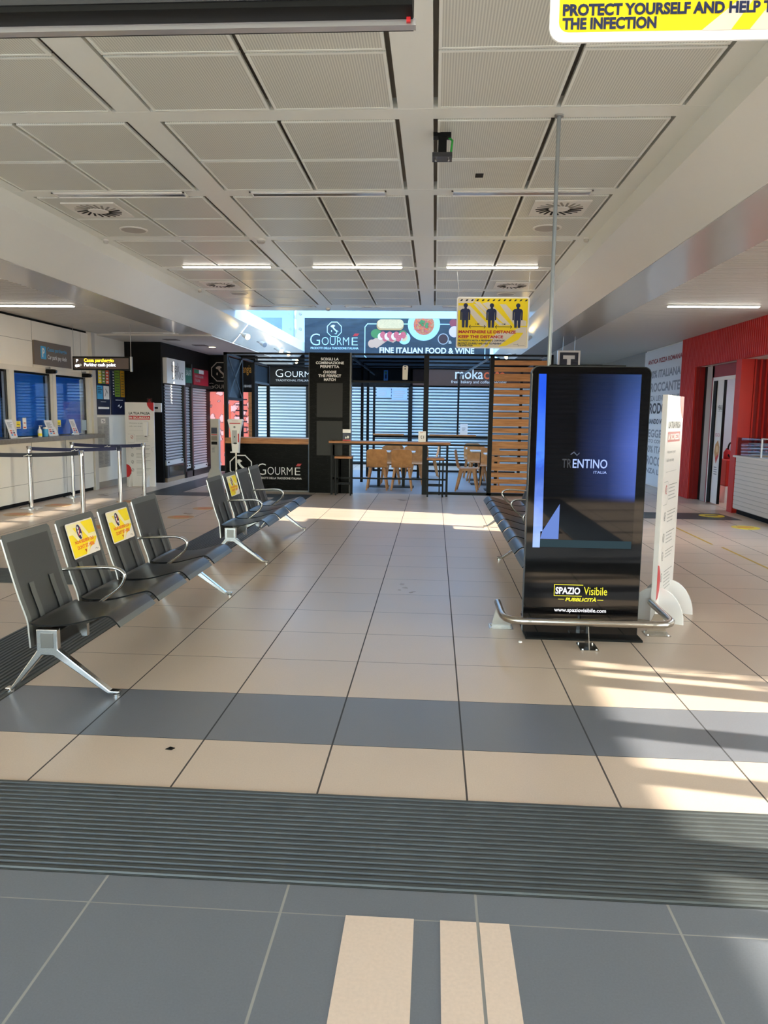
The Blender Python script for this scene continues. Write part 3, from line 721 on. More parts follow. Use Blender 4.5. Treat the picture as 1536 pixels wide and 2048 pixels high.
# price boards
def board(y0, y1, z0, z1, lab):
    t = thing('price_board', lab, 'board', (XW, (y0+y1)/2, z0), group='parking price boards')
    b = MB(); b.box((XW, y0, z0), (XW+0.025, y1, z1), navy); b.build('panel', t)
    return t, Art((XW+0.025, y0, z0), Y_, Z_)
t, a = board(14.42, 15.07, 1.43, 2.52, 'navy parking price board with yellow, green and red columns')
for k, c in enumerate((p_yellow, p_green, p_orange)):
    a.rect(0.12+0.17*k, 0.6, 0.27+0.17*k, 0.93, c)
    for j in range(5): a.rect(0.15+0.17*k, 0.63+0.06*j, 0.24+0.17*k, 0.655+0.06*j, sign_white, 1)
a.rect(0.05, 0.3, 0.31, 0.56, p_cyan); a.rect(0.34, 0.3, 0.6, 0.56, sign_white); a.line([(0.4, 0.36), (0.48, 0.46), (0.44, 0.5), (0.54, 0.42)], 0.02, p_grey, 1)
a.lines(0.08, 0.4, 0.28, 0.53, 4, navy); a.rect(0.2, 0.245, 0.45, 0.255, sign_white); a.rect(0.08, 0.11, 0.58, 0.15, sign_white); a.text('Parking', 0.12, 0.98, 0.4, 0.08, p_white)
a.build('print', t)
t, a = board(15.14, 15.84, 1.43, 2.5, 'navy parking price board with olive and amber columns')
a.rect(0.16, 0.36, 0.42, 0.9, p_green); a.rect(0.45, 0.36, 0.66, 0.9, M('print_amber', (206, 150, 34), 0.4))
for j in range(9): a.rect(0.2, 0.4+0.055*j, 0.38, 0.412+0.055*j, navy, 1); a.rect(0.49, 0.4+0.055*j, 0.62, 0.412+0.055*j, navy, 1); a.rect(0.07, 0.4+0.055*j, 0.13, 0.42+0.055*j, sign_white, 1)
a.rect(0.08, 0.95, 0.36, 0.98, sign_white); a.rect(0.46, 0.95, 0.62, 0.98, sign_white); a.rect(0.18, 0.29, 0.55, 0.3, sign_white); a.line([(0.3, 0.17), (0.36, 0.2), (0.4, 0.14), (0.48, 0.17)], 0.02, sign_white)
a.build('print', t)
b = MB(); b.box((XW, 14.46, 0.4), (XW+0.008, 15.02, 1.38), M('notice_grey', (176, 174, 168), 0.5)); o = b.build('notice_sheet'); tag(o, 'tall grey printed notice sheet on the white wall below the price boards', 'notice')
a = Art((XW+0.008, 14.46, 0.4), Y_, Z_); a.rect(0.18, 0.86, 0.38, 0.95, sign_white); a.line([(0.23, 0.91), (0.28, 0.92), (0.3, 0.88), (0.34, 0.9)], 0.012, navy, 1); a.lines(0.04, 0.06, 0.27, 0.82, 30, p_grey); a.lines(0.3, 0.06, 0.52, 0.82, 30, p_grey); a.build('print', o)

# ---- black shop corner on the left
b = MB(); b.box((-6.9, 15.9, 0), (-5.72, 16.0, 2.94), black); b.box((-5.9, 16.0, 0), (-5.72, 19.4, 2.94), black)
struct(b.build('wall_shops'))
ds = M('shop_frame', (44, 43, 42), 0.4)
def side_shutter(y0, y1, z0, z1, lab):
    t = thing('roller_shutter', lab, 'shutter', (-5.7, (y0+y1)/2, 0), group='grey shutters of the left shops')
    shutter('c', (-5.71, y0, 0), Y_, y1-y0, z0+0.1, z1, shutter_grey, 0.062, 0.022, M('groove_shade_grey', (104, 107, 108), 0.5)).build('curtain', t, smooth=60)  # grey groove colour carries the painted shade between slats
    b = MB(); b.box((-5.71, y0, z0), (-5.68, y1, z0+0.1), M('shutter_rail', (206, 204, 198), 0.35)); b.build('bottom_rail', t)
    for y in (y0+0.08, y1-0.14):
        b = MB(); b.box((-5.68, y, z0+0.05), (-5.665, y+0.06, z0+0.075), black); b.build('latch', t)
    return t
side_shutter(16.0, 17.1, 0.36, 2.08, 'wide grey roller shutter below the white drinks sign')
side_shutter(17.24, 17.62, 0.2, 2.07, 'narrow grey roller shutter below the small green sign')
side_shutter(17.75, 18.95, 0.14, 2.07, 'grey roller shutter below the red wine sign')
t = thing('plinth_cabinet', 'dark glazed low cabinet under the wide left shutter', 'cabinet', (-5.7, 16.55, 0))
b = MB(); b.box((-5.72, 15.99, 0.09), (-5.66, 17.12, 0.36), ds); b.build('body', t); b = MB(); b.box((-5.66, 16.1, 0.12), (-5.655, 17.02, 0.33), M('cabinet_glass', (70, 64, 54), 0.1)); b.build('glass_front', t)
b = MB(); b.box((-5.72, 15.99, 0.0), (-5.665, 17.15, 0.09), M('plinth_tan', (150, 126, 98), 0.5)); b.build('plinth', t)
b = MB()
for y in (17.12, 17.64): b.box((-5.73, y, 0.0), (-5.64, y+0.1, 2.6), ds)
b.box((-5.73, 17.15, 0.0), (-5.64, 19.3, 0.14), ds); b.box((-5.73, 17.15, 2.08), (-5.66, 19.3, 2.16), ds)
struct(b.build('trim_1'))
def ssign(y0, y1, z0, z1, m, lab, art):
    t = thing('shop_sign', lab, 'sign', (-5.7, (y0+y1)/2, z0)); b = MB(); b.box((-5.72, y0, z0), (-5.63, y1, z1), m); b.build('panel', t)
    
    for nm, fn in art:
        a = Art((-5.63, y0, z0), Y_, Z_); fn(a); a.build(nm, t)
art1 = (('lettering', lambda a: a.text('break', 0.28, 0.26, 0.5, 0.2, p_taupe, 1, bold=0.0)), ('lettering', lambda a: a.text('DRINKS', 0.32, 0.1, 0.72, 0.17, p_taupe, 1)))
ssign(15.99, 17.18, 2.1, 2.63, sign_white, 'white square sign with brown drinks lettering over the wide shutter', art1)
ssign(17.22, 17.65, 2.16, 2.5, M('sign_green', (34, 100, 84), 0.4), 'small green sign reading SALATI over the narrow shutter', (('lettering', lambda a: a.text('SALATI', 0.02, 0.17, 0.36, 0.12, p_white, 1)),))
def flag3(a): a.rect(0.05, 0.27, 0.42, 0.36, M('flag_green', (40, 120, 80), 0.4)); a.rect(0.42, 0.27, 0.8, 0.36, sign_white)
art3 = (('flag', flag3), ('lettering', lambda a: a.text('VINI E LIQUORI', 0.1, 0.16, 0.66, 0.07, p_lgrey, 1)), ('lettering', lambda a: a.text('ITALIANI', 0.1, 0.07, 0.4, 0.07, p_lgrey, 1)))
ssign(17.78, 18.96, 2.14, 2.52, M('sign_crimson', (164, 24, 44), 0.4), 'red sign with a small flag reading VINI E LIQUORI ITALIANI', art3)
b = MB(); b.box((-6.03, 15.87, 1.66), (-5.93, 15.9, 1.78), M('sign_box_dark', (52, 22, 22), 0.5)); o = b.build('exit_sign'); tag(o, 'small dark red emergency sign on the black wall', 'sign')
a = Art((-6.03, 15.87, 1.66), X_, Z_); a.rect(0.035, 0.03, 0.05, 0.095, p_red); a.rect(0.035, 0.08, 0.075, 0.095, p_red); a.rect(0.07, 0.03, 0.082, 0.06, p_red); a.build('symbol', o)
t = thing('wall_device', 'white wall box with a dark display on the black wall', 'device', (-5.8, 15.89, 1.5))
b = MB(); b.box((-5.94, 15.85, 1.49), (-5.72, 15.9, 1.68), sign_white); b.build('housing', t, bevel=0.008); b = MB(); b.box((-5.86, 15.846, 1.56), (-5.79, 15.851, 1.6), black); b.build('display', t)
# GOURME poster unit facing the hall
PY = 19.4
b = MB(); b.box((-5.83, PY, 0), (-4.55, PY+0.3, 2.94), black); struct(b.build('wall_poster'))
t = thing('poster_display', 'backlit pink poster of cured meats under a black header with octagon emblem', 'poster', (-5.2, PY, 0))
b = MB(); b.box((-5.8, PY-0.04, 2.02), (-4.58, PY, 2.9), black); b.build('header', t)
a = Art((-5.8, PY-0.04, 2.02), X_, Z_); bronze = M('print_bronze', (176, 160, 140), 0.4); italy(a, 0.37, 0.5, 0.25, bronze); gourme(a, 0.04, 0.08, 0.72, 0.14, bronze, bronze)
a.text('Mangia', 0.86, 0.42, 0.3, 0.26, M('print_gold', (190, 130, 40), 0.4), 1); a.text('PIADINE / BEVANDE', 0.8, 0.12, 0.36, 0.06, p_white, 1); a.build('lettering', t)
def poster_mat():
    mt = bpy.data.materials.new('meat_print'); mt.use_nodes = True; n = mt.node_tree.nodes; l = mt.node_tree.links; b = n['Principled BSDF']
    tc = n.new('ShaderNodeTexCoord'); vo = n.new('ShaderNodeTexVoronoi'); vo.inputs['Scale'].default_value = 5.0; ns = n.new('ShaderNodeTexNoise'); ns.inputs['Scale'].default_value = 7; ns.inputs['Detail'].default_value = 6
    l.new(tc.outputs['Object'], vo.inputs['Vector']); l.new(tc.outputs['Object'], ns.inputs['Vector'])
    ad = n.new('ShaderNodeMath'); ad.operation = 'ADD'; l.new(vo.outputs['Distance'], ad.inputs[0]); l.new(ns.outputs['Fac'], ad.inputs[1])
    r = n.new('ShaderNodeValToRGB'); e = r.color_ramp.elements; e[0].position = 0.85; e[0].color = srgb((250, 190, 196))+(1,); e[1].position = 1.45; e[1].color = srgb((74, 26, 28))+(1,)
    x = e.new(1.1); x.color = srgb((222, 120, 112))+(1,)
    l.new(ad.outputs[0], r.inputs[0]); l.new(r.outputs[0], b.inputs['Base Color']); l.new(r.outputs[0], b.inputs['Emission Color']); b.inputs['Emission Strength'].default_value = 0.5
    return mt
b = MB(); b.box((-5.8, PY-0.02, 0.15), (-4.72, PY, 2.02), poster_mat()); b.build('backlit_print', t)
a = Art((-5.8, PY-0.02, 0.15), X_, Z_); sal = emis('meat_salmon', (206, 106, 84), 0.8)
a.rect(0.42, 0.35, 0.62, 1.55, sal); a.rect(0.06, 0.55, 0.2, 1.15, sal); a.rect(0.0, 0.62, 0.3, 0.64, emis('meat_pale', (255, 210, 205), 0.9), 1); a.rect(0.5, 0.42, 1.05, 0.44, MATS['meat_pale'], 1)
for k in range(9): a.rect(0.74, 0.55+0.14*k, 1.04, 0.58+0.14*k, M('meat_shadow', (70, 46, 60), 0.5), 1)
a.build('printed_shapes', t)
b = MB(); b.box((-4.72, PY-0.05, 0.0), (-4.62, PY, 2.02), wood); b.build('wood_post', t)

# ---- right side: red shop, poster wall
XR = 4.85
wr = MB()
wr.box((XR+0.02, 18.4, 0), (XR+0.2, 23.3, 3.05), M('grey_wall', (132, 132, 132), 0.5))
wr.box((XR+0.03, 15.63, 0), (XR+0.2, 18.4, 3.05), white_paint)
struct(wr.build('wall_right'))
t = thing('wall_poster', 'tall white wall poster of grey pizza slogans beside the red pillar', 'poster', (XR, 17.0, 0))
b = MB(); b.box((XR, 15.645, 0.02), (XR+0.03, 18.4, 3.0), M('poster_white', (206, 208, 214), 0.45)); b.build('panel', t)
a = Art((XR, 18.4, 0), -Y_, Z_)
pg = M('slogan_grey', (128, 130, 140), 0.5); pgd = M('slogan_dark', (34, 36, 50), 0.5)
for st, z, h_, c, u0, u1 in (('ANTICA PIZZA ROMANA', 2.70, 0.1, M('slogan_red', (140, 28, 40), 0.5), 0.28, 2.72), ('100% ITALIANA', 2.38, 0.17, pg, 0.35, 2.68), ('CROCCANTE', 2.08, 0.2, pg, 0.3, 2.68), ('SENZA LIEVITAZIONE', 1.88, 0.12, pg, 0.2, 2.68), ('PRODOTTA', 1.6, 0.24, pgd, 0.35, 2.68), ('QUANDO VUOI', 1.36, 0.13, pgd, 0.35, 1.95), ('LEGGERA', 1.08, 0.18, pg, 0.38, 2.2), ('GUSTO CON AMORE', 0.96, 0.08, pg, 0.2, 2.6), ('100% ITALIANA', 0.74, 0.16, pg, 0.35, 2.68), ('CROCCANTE', 0.47, 0.2, pg, 0.3, 2.68), ('SENZA LIEVITO', 0.28, 0.12, pg, 0.2, 2.68)):
    a.text(st, u0, z, u1-u0, h_, c, 1, bold=0.03)
a.build('lettering', t)
def flutes(b, y0, y1, z0, z1, x, m, pitch=0.075, dp=0.03, gap_m=None):
    b.box((x, y0, z0), (x+0.05, y1, z1), gap_m or m)
    n = max(1, int(round((y1-y0)/pitch))); pitch = (y1-y0)/n
    for i in range(n):
        y = y0+i*pitch; b.box((x-dp, y+pitch*0.2, z0), (x+0.001, y+pitch*0.8, z1), m)
b = MB(); flutes(b, 11.0, 15.63, 2.46, 3.03, XR, red_wall, gap_m=red_dark); flutes(b, 14.78, 15.63, 0.0, 2.46, XR, red_wall, gap_m=red_dark)
b.box((XR+0.05, 14.74, 0), (XR+0.2, 14.78, 2.46), red_dark); b.box((XR+0.05, 11.0, 2.46), (XR+0.9, 14.78, 2.5), white_paint)
struct(b.build('wall_red'))
XD = XR+0.12
b = MB(); b.box((XD+0.02, 14.55, 0), (XD+0.08, 14.74, 2.46), black); b.box((XD, 14.3, 0), (XD+0.08, 14.55, 2.45), M('jamb_tan', (168, 156, 146), 0.5))
b.box((XD, 14.2, 0), (XD+0.08, 14.3, 2.45), red_dark); b.box((XD, 13.1, 2.24), (XD+0.08, 14.3, 2.45), red_dark); b.box((XR, 12.68, 0), (XD+0.08, 12.9, 2.46), red_wall); b.box((XD, 12.9, 0), (XD+0.08, 13.14, 2.45), red_dark)
b.box((XD-0.006, 13.14, 2.18), (XD+0.02, 14.22, 2.24), sign_white); b.box((XD-0.006, 14.2, 0), (XD+0.02, 14.23, 2.2), sign_white)
struct(b.build('door_1'))
t = thing('sliding_door', 'white sliding door leaf with MENU print in the red shop doorway', 'door', (XD+0.04, 13.8, 0))
b = MB(); b.box((XD+0.02, 13.76, 0.02), (XD+0.06, 14.06, 2.18), sign_white); b.build('leaf', t); b = MB(); b.box((XD, 14.06, 0.02), (XD+0.06, 14.2, 2.18), black); b.box((XD+0.02, 13.73, 0.02), (XD+0.06, 13.76, 2.18), black); b.build('edge_strip', t)
a = Art((XD+0.02, 14.06, 0.02), -Y_, Z_); a.text('MENU', 0.1, 1.64, 0.19, 0.09, p_black, 1); a.rect(0.1, 1.62, 0.29, 1.625, p_black); a.text('FOCACCIA', 0.05, 1.18, 0.22, 0.06, p_red, 1); a.poly([(0.05, 0.9), (0.15, 0.7), (0.27, 0.84), (0.285, 1.0), (0.2, 1.12), (0.08, 1.04)], crust, 1); a.poly([(0.12, 0.8), (0.16, 0.72), (0.26, 0.84), (0.24, 0.88)], p_red, 2); a.disc(0.18, 0.96, 0.06, bread, 2)
a.lines(0.08, 0.5, 0.24, 0.66, 4, p_grey); a.build('print', t)
b = MB(); rp = M('room_pale', (206, 214, 222), 0.5); b.box((XR+1.1, 12.8, 0), (XR+1.2, 15.2, 2.5), rp); b.box((XR+0.2, 15.1, 0), (XR+1.2, 15.2, 2.5), rp); b.box((XR+0.2, 12.8, 2.46), (XR+1.2, 15.2, 2.52), rp); b.box((6.5, 11.0, 0), (6.6, 12.8, 3.1), red_dark); b.box((5.4, 10.92, 0), (6.6, 11.0, 3.1), white_paint); b.box((XR+0.2, 11.0, 3.0), (6.6, 15.7, 3.1), white_paint)
struct(b.build('wall_room'))
t = thing('ceiling_lamp', 'lamp panel in the small room behind the red shop doorway', 'lamp', (XR+0.75, 13.6, 2.45)); b = MB(); b.box((XR+0.6, 13.2, 2.445), (XR+0.9, 13.9, 2.46), emis('room_lamp', (240, 246, 255), 16.0)); b.build('diffuser', t)
t = thing('waste_bin', 'dark red bin inside the red shop doorway', 'bin', (XR+0.56, 14.4, 0))
b = MB(); b.box((XR+0.42, 14.15, 0.3), (XR+0.72, 14.62, 0.78), red_wall); b.build('body', t, bevel=0.02); b = MB(); b.box((XR+0.43, 14.16, 0), (XR+0.71, 14.61, 0.3), sign_white); b.build('base', t)
t = thing('fire_extinguisher', 'red extinguisher with black hose loop on the doorway bin', 'extinguisher', (XR+0.55, 14.4, 0.78))
b = MB(); b.lathe((XR+0.55, 14.5, 0.78), [(0.06, 0), (0.065, 0.02), (0.065, 0.12), (0.03, 0.18), (0.02, 0.2)], p_red, 16); b.build('cylinder', t, smooth=40)
b = MB(); b.tube([(XR+0.55, 14.36+0.12*math.cos(k*0.45), 0.95+0.13*math.sin(k*0.45)) for k in range(14)], 0.015, black, 8); b.build('hose', t, smooth=60)
# fluted return wall of the shop, facing the hall
b = MB(); b.box((XR+0.2, 12.72, 0), (6.5, 12.8, 2.46), red_dark)
for k in range(18): b.box((XR+0.21+0.086*k, 12.68, 0), (XR+0.21+0.086*k+0.026, 12.73, 2.46), red_wall)
struct(b.build('wall_flutes'))
t = thing('shop_counter', 'white shiplap counter with a glass display at the red shop', 'counter', (XR+0.2, 11.5, 0))
b = MB()
for k in range(12): b.box((XR, 10.9, 0.09+0.068*k), (XR+0.35, 12.64, 0.09+0.068*k+0.062), white_board)
b.box((XR+0.006, 10.9, 0.08), (XR+0.35, 12.63, 0.9), p_lgrey); b.build('shiplap_front', t)
b = MB(); b.box((XR+0.05, 10.9, 0), (XR+0.35, 12.6, 0.08), black); b.build('plinth', t)
b = MB(); b.box((XR-0.03, 10.9, 0.905), (XR+0.5, 12.7, 0.935), sign_white); b.build('worktop', t)
t = thing('display_case', 'low glass display case standing on the white shop counter', 'display case', (XR+0.2, 11.5, 0.935))
b = MB(); b.box((XR, 10.9, 0.935), (XR+0.008, 12.62, 1.22), glass_clear); b.box((XR, 10.9, 1.215), (XR+0.4, 12.62, 1.222), glass_clear); b.box((XR, 12.612, 0.935), (XR+0.4, 12.62, 1.22), glass_clear); b.build('glass', t)
b = MB(); b.box((XR-0.004, 11.7, 0.935), (XR+0.012, 11.73, 1.23), sign_white); b.box((XR-0.004, 10.9, 1.22), (XR+0.012, 11.73, 1.235), sign_white); b.box((XR-0.004, 10.9, 0.93), (XR+0.012, 11.8, 0.945), sign_white); b.build('frame', t)
b = MB()
for z in (0.99, 1.06, 1.13): b.box((XR+0.12, 11.95, z), (XR+0.3, 12.5, z+0.012), M('tray_steel', (150, 130, 130), 0.3))
b.box((XR+0.12, 12.0, 0.94), (XR+0.3, 12.4, 0.975), crust); b.build('shelf_tray', t)

# ---- unseen right entrance side shaping the sun, and the wall behind the camera
XE = 5.4
dgm = M('mullion_and_light_mask_grey', (96, 98, 100), 0.4)
b = MB()
for y in (-4.1, 5.25, 6.6, 7.9, 9.15, 10.9): b.box((XE, y, 0), (XE+0.12, y+0.12, 3.03), dgm)
for y0, y1 in ((3.92, 5.25), (3.73, 3.80), (3.46, 3.63), (2.77, 2.96), (2.29, 2.44), (1.67, 1.87), (1.36, 1.5), (0.45, 0.52), (-0.5, -0.38), (-1.6, -1.45), (-2.9, -2.75)): b.box((XE, y0, 0), (XE+0.08, y1, 3.03), dgm)  # post widths and gaps set to shape the sun streaks
b.box((XE, 9.2, 0), (XE+0.1, 10.92, 1.18), dgm)  # low parapet added to keep sun off the floor behind it
struct(b.build('wall_light_mask'))
fab = bpy.data.materials.new('diffuser_fabric'); fab.use_nodes = True; n_ = fab.node_tree.nodes; n_.clear()  # translucent cloth of the added blinds, spreads soft fill light
tr_ = n_.new('ShaderNodeBsdfTranslucent'); tr_.inputs[0].default_value = (0.50, 0.50, 0.49, 1); df_ = n_.new('ShaderNodeBsdfDiffuse'); df_.inputs[0].default_value = (0.8, 0.79, 0.76, 1)
mx_ = n_.new('ShaderNodeMixShader'); mx_.inputs[0].default_value = 0.3; oo_ = n_.new('ShaderNodeOutputMaterial')
for p_, q_ in ((tr_.outputs[0], mx_.inputs[1]), (df_.outputs[0], mx_.inputs[2]), (mx_.outputs[0], oo_.inputs[0])): fab.node_tree.links.new(p_, q_)
fab2 = fab.copy(); fab2.name = 'diffuser_fabric_dense'
for nd in fab2.node_tree.nodes:
    if nd.type == 'BSDF_TRANSLUCENT': nd.inputs[0].default_value = (0.34, 0.335, 0.325, 1)
for y0, y1, z0, lab in ((-4.0, 1.0, 1.24, 'added light-shaping white blind at the unseen entrance, nearest'), (1.0, 5.2, 1.26, 'added light-shaping white blind at the unseen entrance, middle'), (5.35, 9.25, 0.02, 'added light-shaping grey blind at the unseen entrance, drawn to the floor'), (9.26, 10.9, 2.3, 'added light-shaping white blind at the unseen entrance, half raised')):  # unseen blinds added to cut the sun patches and soften the light
    t = thing('light_shaping_blind', lab, 'blind', (XE+0.16, (y0+y1)/2, z0), group='added light-shaping blinds at the entrance')
    b = MB(); b.box((XE+0.16, y0, z0+0.03), (XE+0.163, y1, 2.97), fab2 if 5 < y0 < 9 else fab); b.build('added_blind_fabric', t)
    b = MB(); b.box((XE+0.15, y0, z0), (XE+0.175, y1, z0+0.03), white_paint); b.build('added_blind_bottom_bar', t)
    b = MB(); b.tube([(XE+0.16, y0, 2.99), (XE+0.16, y1, 2.99)], 0.035, white_paint, 12); b.build('added_blind_roller', t)
b = MB(); bwm = M('back_wall', (70, 68, 66), 0.5); b.box((1.2, -4.3, 0), (6.6, -4.2, 3.6), bwm); b.box((-6.9, -4.3, 3.1), (1.2, -4.2, 3.6), bwm)
for x in (-6.9, -5.2, -3.5, -1.9, -0.3, 1.08): b.box((x, -4.3, 0), (x+0.1, -4.2, 3.1), dgm)
struct(b.build('wall_back'))
for x0, x1, lab in ((2.1, 4.6, 'closed roller shutter on the wall behind the viewer, right'),):
    t = thing('roller_shutter', lab, 'shutter', ((x0+x1)/2, -4.2, 0), group='shutters behind the viewer')
    shutter('c', (x1, -4.19, 0), -X_, x1-x0, 0.02, 2.3, M('shutter_back', (84, 86, 90), 0.35), 0.09, 0.03).build('curtain', t, smooth=60)

# ================================================================== OBJECTS
# ---- ceiling fittings
def tube_lamp(x, y, z, on, label, group):
    t = thing('ceiling_lamp', label, 'lamp', (x, y, z), group=group)
    b = MB()
    if on:
        b.box((x-0.6, y-0.025, z-0.024), (x+0.6, y+0.025, z-0.008), lamp_on); b.build('diffuser', t)
        b = MB(); b.box((x-0.61, y-0.05, z-0.012), (x+0.61, y+0.05, z), white_paint); b.build('housing', t)
    else:
        for a_, c_ in (((-0.62, -0.075), (0.62, -0.062)), ((-0.62, 0.062), (0.62, 0.075)), ((-0.62, -0.075), (-0.605, 0.075)), ((0.605, -0.075), (0.62, 0.075))):
            b.box((x+a_[0], y+a_[1], z-0.012), (x+c_[0], y+c_[1], z), white_paint)
        b.build('frame', t)
        b = MB(); b.prism([(x-0.605, y-0.062, z-0.008), (x-0.605, y, z-0.002), (x-0.605, y+0.062, z-0.008), (x-0.605, y+0.062, z), (x-0.605, y-0.062, z)], (1.21, 0, 0), chrome); b.build('reflector', t)
LX = (-2.87, -1.08, 0.725)
for x, lab in zip(LX, ('lit tube lamp under the ceiling, left of the three in a row', 'lit tube lamp under the ceiling, middle of the three in a row', 'lit tube lamp directly above the far yellow distance sign')):
    tube_lamp(x, 10.6, ZC-0.002, True, lab, 'lit tube lamps on the main ceiling')
for x, lab in zip((-2.93, -1.09, 0.73), ('unlit recessed lamp in the rib beside the left round air outlet', 'unlit recessed lamp in the middle rib bay of the near ceiling', 'unlit recessed lamp in the rib beside the right round air outlet')):
    tube_lamp(x, 7.18, ZC-0.002, False, lab, 'unlit recessed lamps')
for x, lab in zip(LX, ('unlit recessed lamp in the last ceiling rib, left end', 'unlit recessed lamp in the last ceiling rib, middle', 'unlit recessed lamp in the last ceiling rib behind the distance sign')):
    tube_lamp(x, 14.5, ZC-0.002, False, lab, 'unlit recessed lamps')
tube_lamp(3.73, 10.87, 3.028, True, 'lit tube lamp in the slatted ceiling near the red wall', 'lit tube lamps in the slatted ceilings')
tube_lamp(-5.67, 10.67, 2.968, True, 'lit tube lamp in the slatted ceiling above the pay desk', 'lit tube lamps in the slatted ceilings')
tube_lamp(-5.45, 14.35, 2.968, False, 'unlit lamp at the far end of the left slatted ceiling', 'unlit recessed lamps')
def diffuser(x, y, lab):
    t = thing('air_diffuser', lab, 'air vent', (x, y, ZC-0.01), group='round swirl air outlets')
    b = MB(); b.box((x-0.26, y-0.26, ZC-0.02), (x+0.26, y+0.26, ZC-0.006), white_paint); b.build('plate', t)
    b = MB()
    for k in range(20):
        an = 2*PI*k/20; d = Vector((math.cos(an), math.sin(an), 0)); q = Vector((-math.sin(an), math.cos(an), 0))
        c = Vector((x, y, ZC-0.0215)); p0 = c+d*0.1+q*0.02; p1 = c+d*0.22-q*0.02
        b.bar(p0, p1, 0.02, 0.004, black if k % 20 < 11 else ceil_gap)
    b.build('slots', t)
    b = MB(); b.lathe((x, y, ZC-0.028), [(0.0, 0), (0.085, 0.0), (0.09, 0.008)], white_paint, 20); b.build('hub', t)
PX = {0: (-3.37, -2.585), 1: (-1.50, -0.71), 2: (0.36, 1.14)}
diffuser(-3.36, 7.68, 'near swirl air outlet in the left ceiling bay'); diffuser(1.14, 7.66, 'near swirl air outlet in the right ceiling bay beside the pole')
diffuser(-3.36, 12.05, 'far swirl air outlet in the left ceiling bay'); diffuser(1.13, 12.05, 'far swirl air outlet in the right ceiling bay above the distance sign')
def disc_thing(name, x, y, r, lab, cat, group, z=ZC-0.006):
    t = thing(name, lab, cat, (x, y, z), group=group)
    b = MB(); b.lathe((x, y, z-0.012), [(r*0.98, 0), (r, 0.006), (r, 0.012)], white_paint, 28); b.build('rim', t)
    b = MB(); b.lathe((x, y, z-0.0135), [(r*0.86, 0), (r*0.86, 0.004)], M('speaker_mesh', (178, 172, 164), 0.6), 28); b.build('grille', t)
disc_thing('ceiling_speaker', -3.33, 8.5, 0.15, 'round ceiling speaker behind the near left air outlet', 'speaker', 'round ceiling speakers')
disc_thing('ceiling_speaker', 1.14, 8.45, 0.15, 'round ceiling speaker behind the near right air outlet', 'speaker', 'round ceiling speakers')
disc_thing('ceiling_speaker', -3.3, 12.95, 0.15, 'round ceiling speaker behind the far left air outlet', 'speaker', 'round ceiling speakers')
disc_thing('ceiling_speaker', 1.12, 12.9, 0.15, 'round ceiling speaker just above the distance sign', 'speaker', 'round ceiling speakers')
for x, y, s_, lab in ((-2.03, 9.0, 0.05, 'white smoke detector on the left ceiling rib'), (-3.86, 9.0, 0.032, 'small sensor at the left edge of the main ceiling'), (1.64, 8.93, 0.032, 'small sensor at the right edge of the main ceiling'), (-2.05, 14.75, 0.045, 'white smoke detector at the far end of the left rib'), (-3.86, 12.6, 0.03, 'far small sensor at the left edge of the main ceiling')):
    t = thing('smoke_detector', lab, 'detector', (x, y, ZC), group='ceiling detectors')
    b = MB(); b.lathe((x, y, ZC-0.02), [(s_*1.05, 0), (s_*1.05, 0.02)], white_paint, 18); b.build('base', t, smooth=40)
    b = MB(); b.lathe((x, y, ZC-0.05), [(s_*0.6, 0), (s_*0.9, 0.012), (s_*0.9, 0.03)], M('detector_grey', (196, 190, 182), 0.5), 18); b.build('head', t, smooth=40)
# bracket, hole, pole
t = thing('mounting_bracket', 'empty black bracket with a green cable on the ceiling', 'bracket', (0.03, 5.75, ZC))
b = MB(); b.box((-0.05, 5.68, ZC-0.03), (0.075, 5.76, ZC-0.004), black); b.build('ceiling_plate', t)
b = MB(); b.box((-0.015, 5.69, ZC-0.15), (0.045, 5.74, ZC-0.03), black); b.build('stem', t)
b = MB(); b.box((-0.055, 5.66, ZC-0.175), (0.085, 5.78, ZC-0.145), M('bracket_steel', (60, 60, 62), 0.4, metal=0.5)); b.build('foot_plate', t)
for x in (-0.03, 0.06):
    b = MB(); b.tube([(x, 5.7, ZC-0.195), (x, 5.7, ZC-0.175)], 0.007, steel, 8); b.build('bolt', t)
b = MB(); b.tube([(0.055, 5.73, ZC-0.02), (0.085, 5.72, ZC-0.05), (0.08, 5.71, ZC-0.1), (0.075, 5.71, ZC-0.15)], 0.008, M('cable_green', (40, 160, 60), 0.5), 8); b.build('cable', t)
b = MB(); b.box((0.295, 6.62, ZC-0.008), (0.36, 6.72, ZC+0.002), black); tag(b.build('cutout_cover'), 'small black rectangular cutout in a ceiling panel', 'cutout')
t = thing('ceiling_pole', 'thin grey pole from the ceiling down behind the advertising totem', 'pole', (0.775, 5.4, 0))
b = MB(); b.tube([(0.778, 5.4, 0.0), (0.778, 5.4, ZC-0.002)], 0.0135, M('pole_grey', (150, 156, 158), 0.35, metal=0.4), 14); b.build('tube', t, smooth=60)
b = MB(); b.lathe((0.778, 5.4, ZC-0.014), [(0.03, 0), (0.03, 0.012)], alu_dull, 16); b.build('ceiling_flange', t)

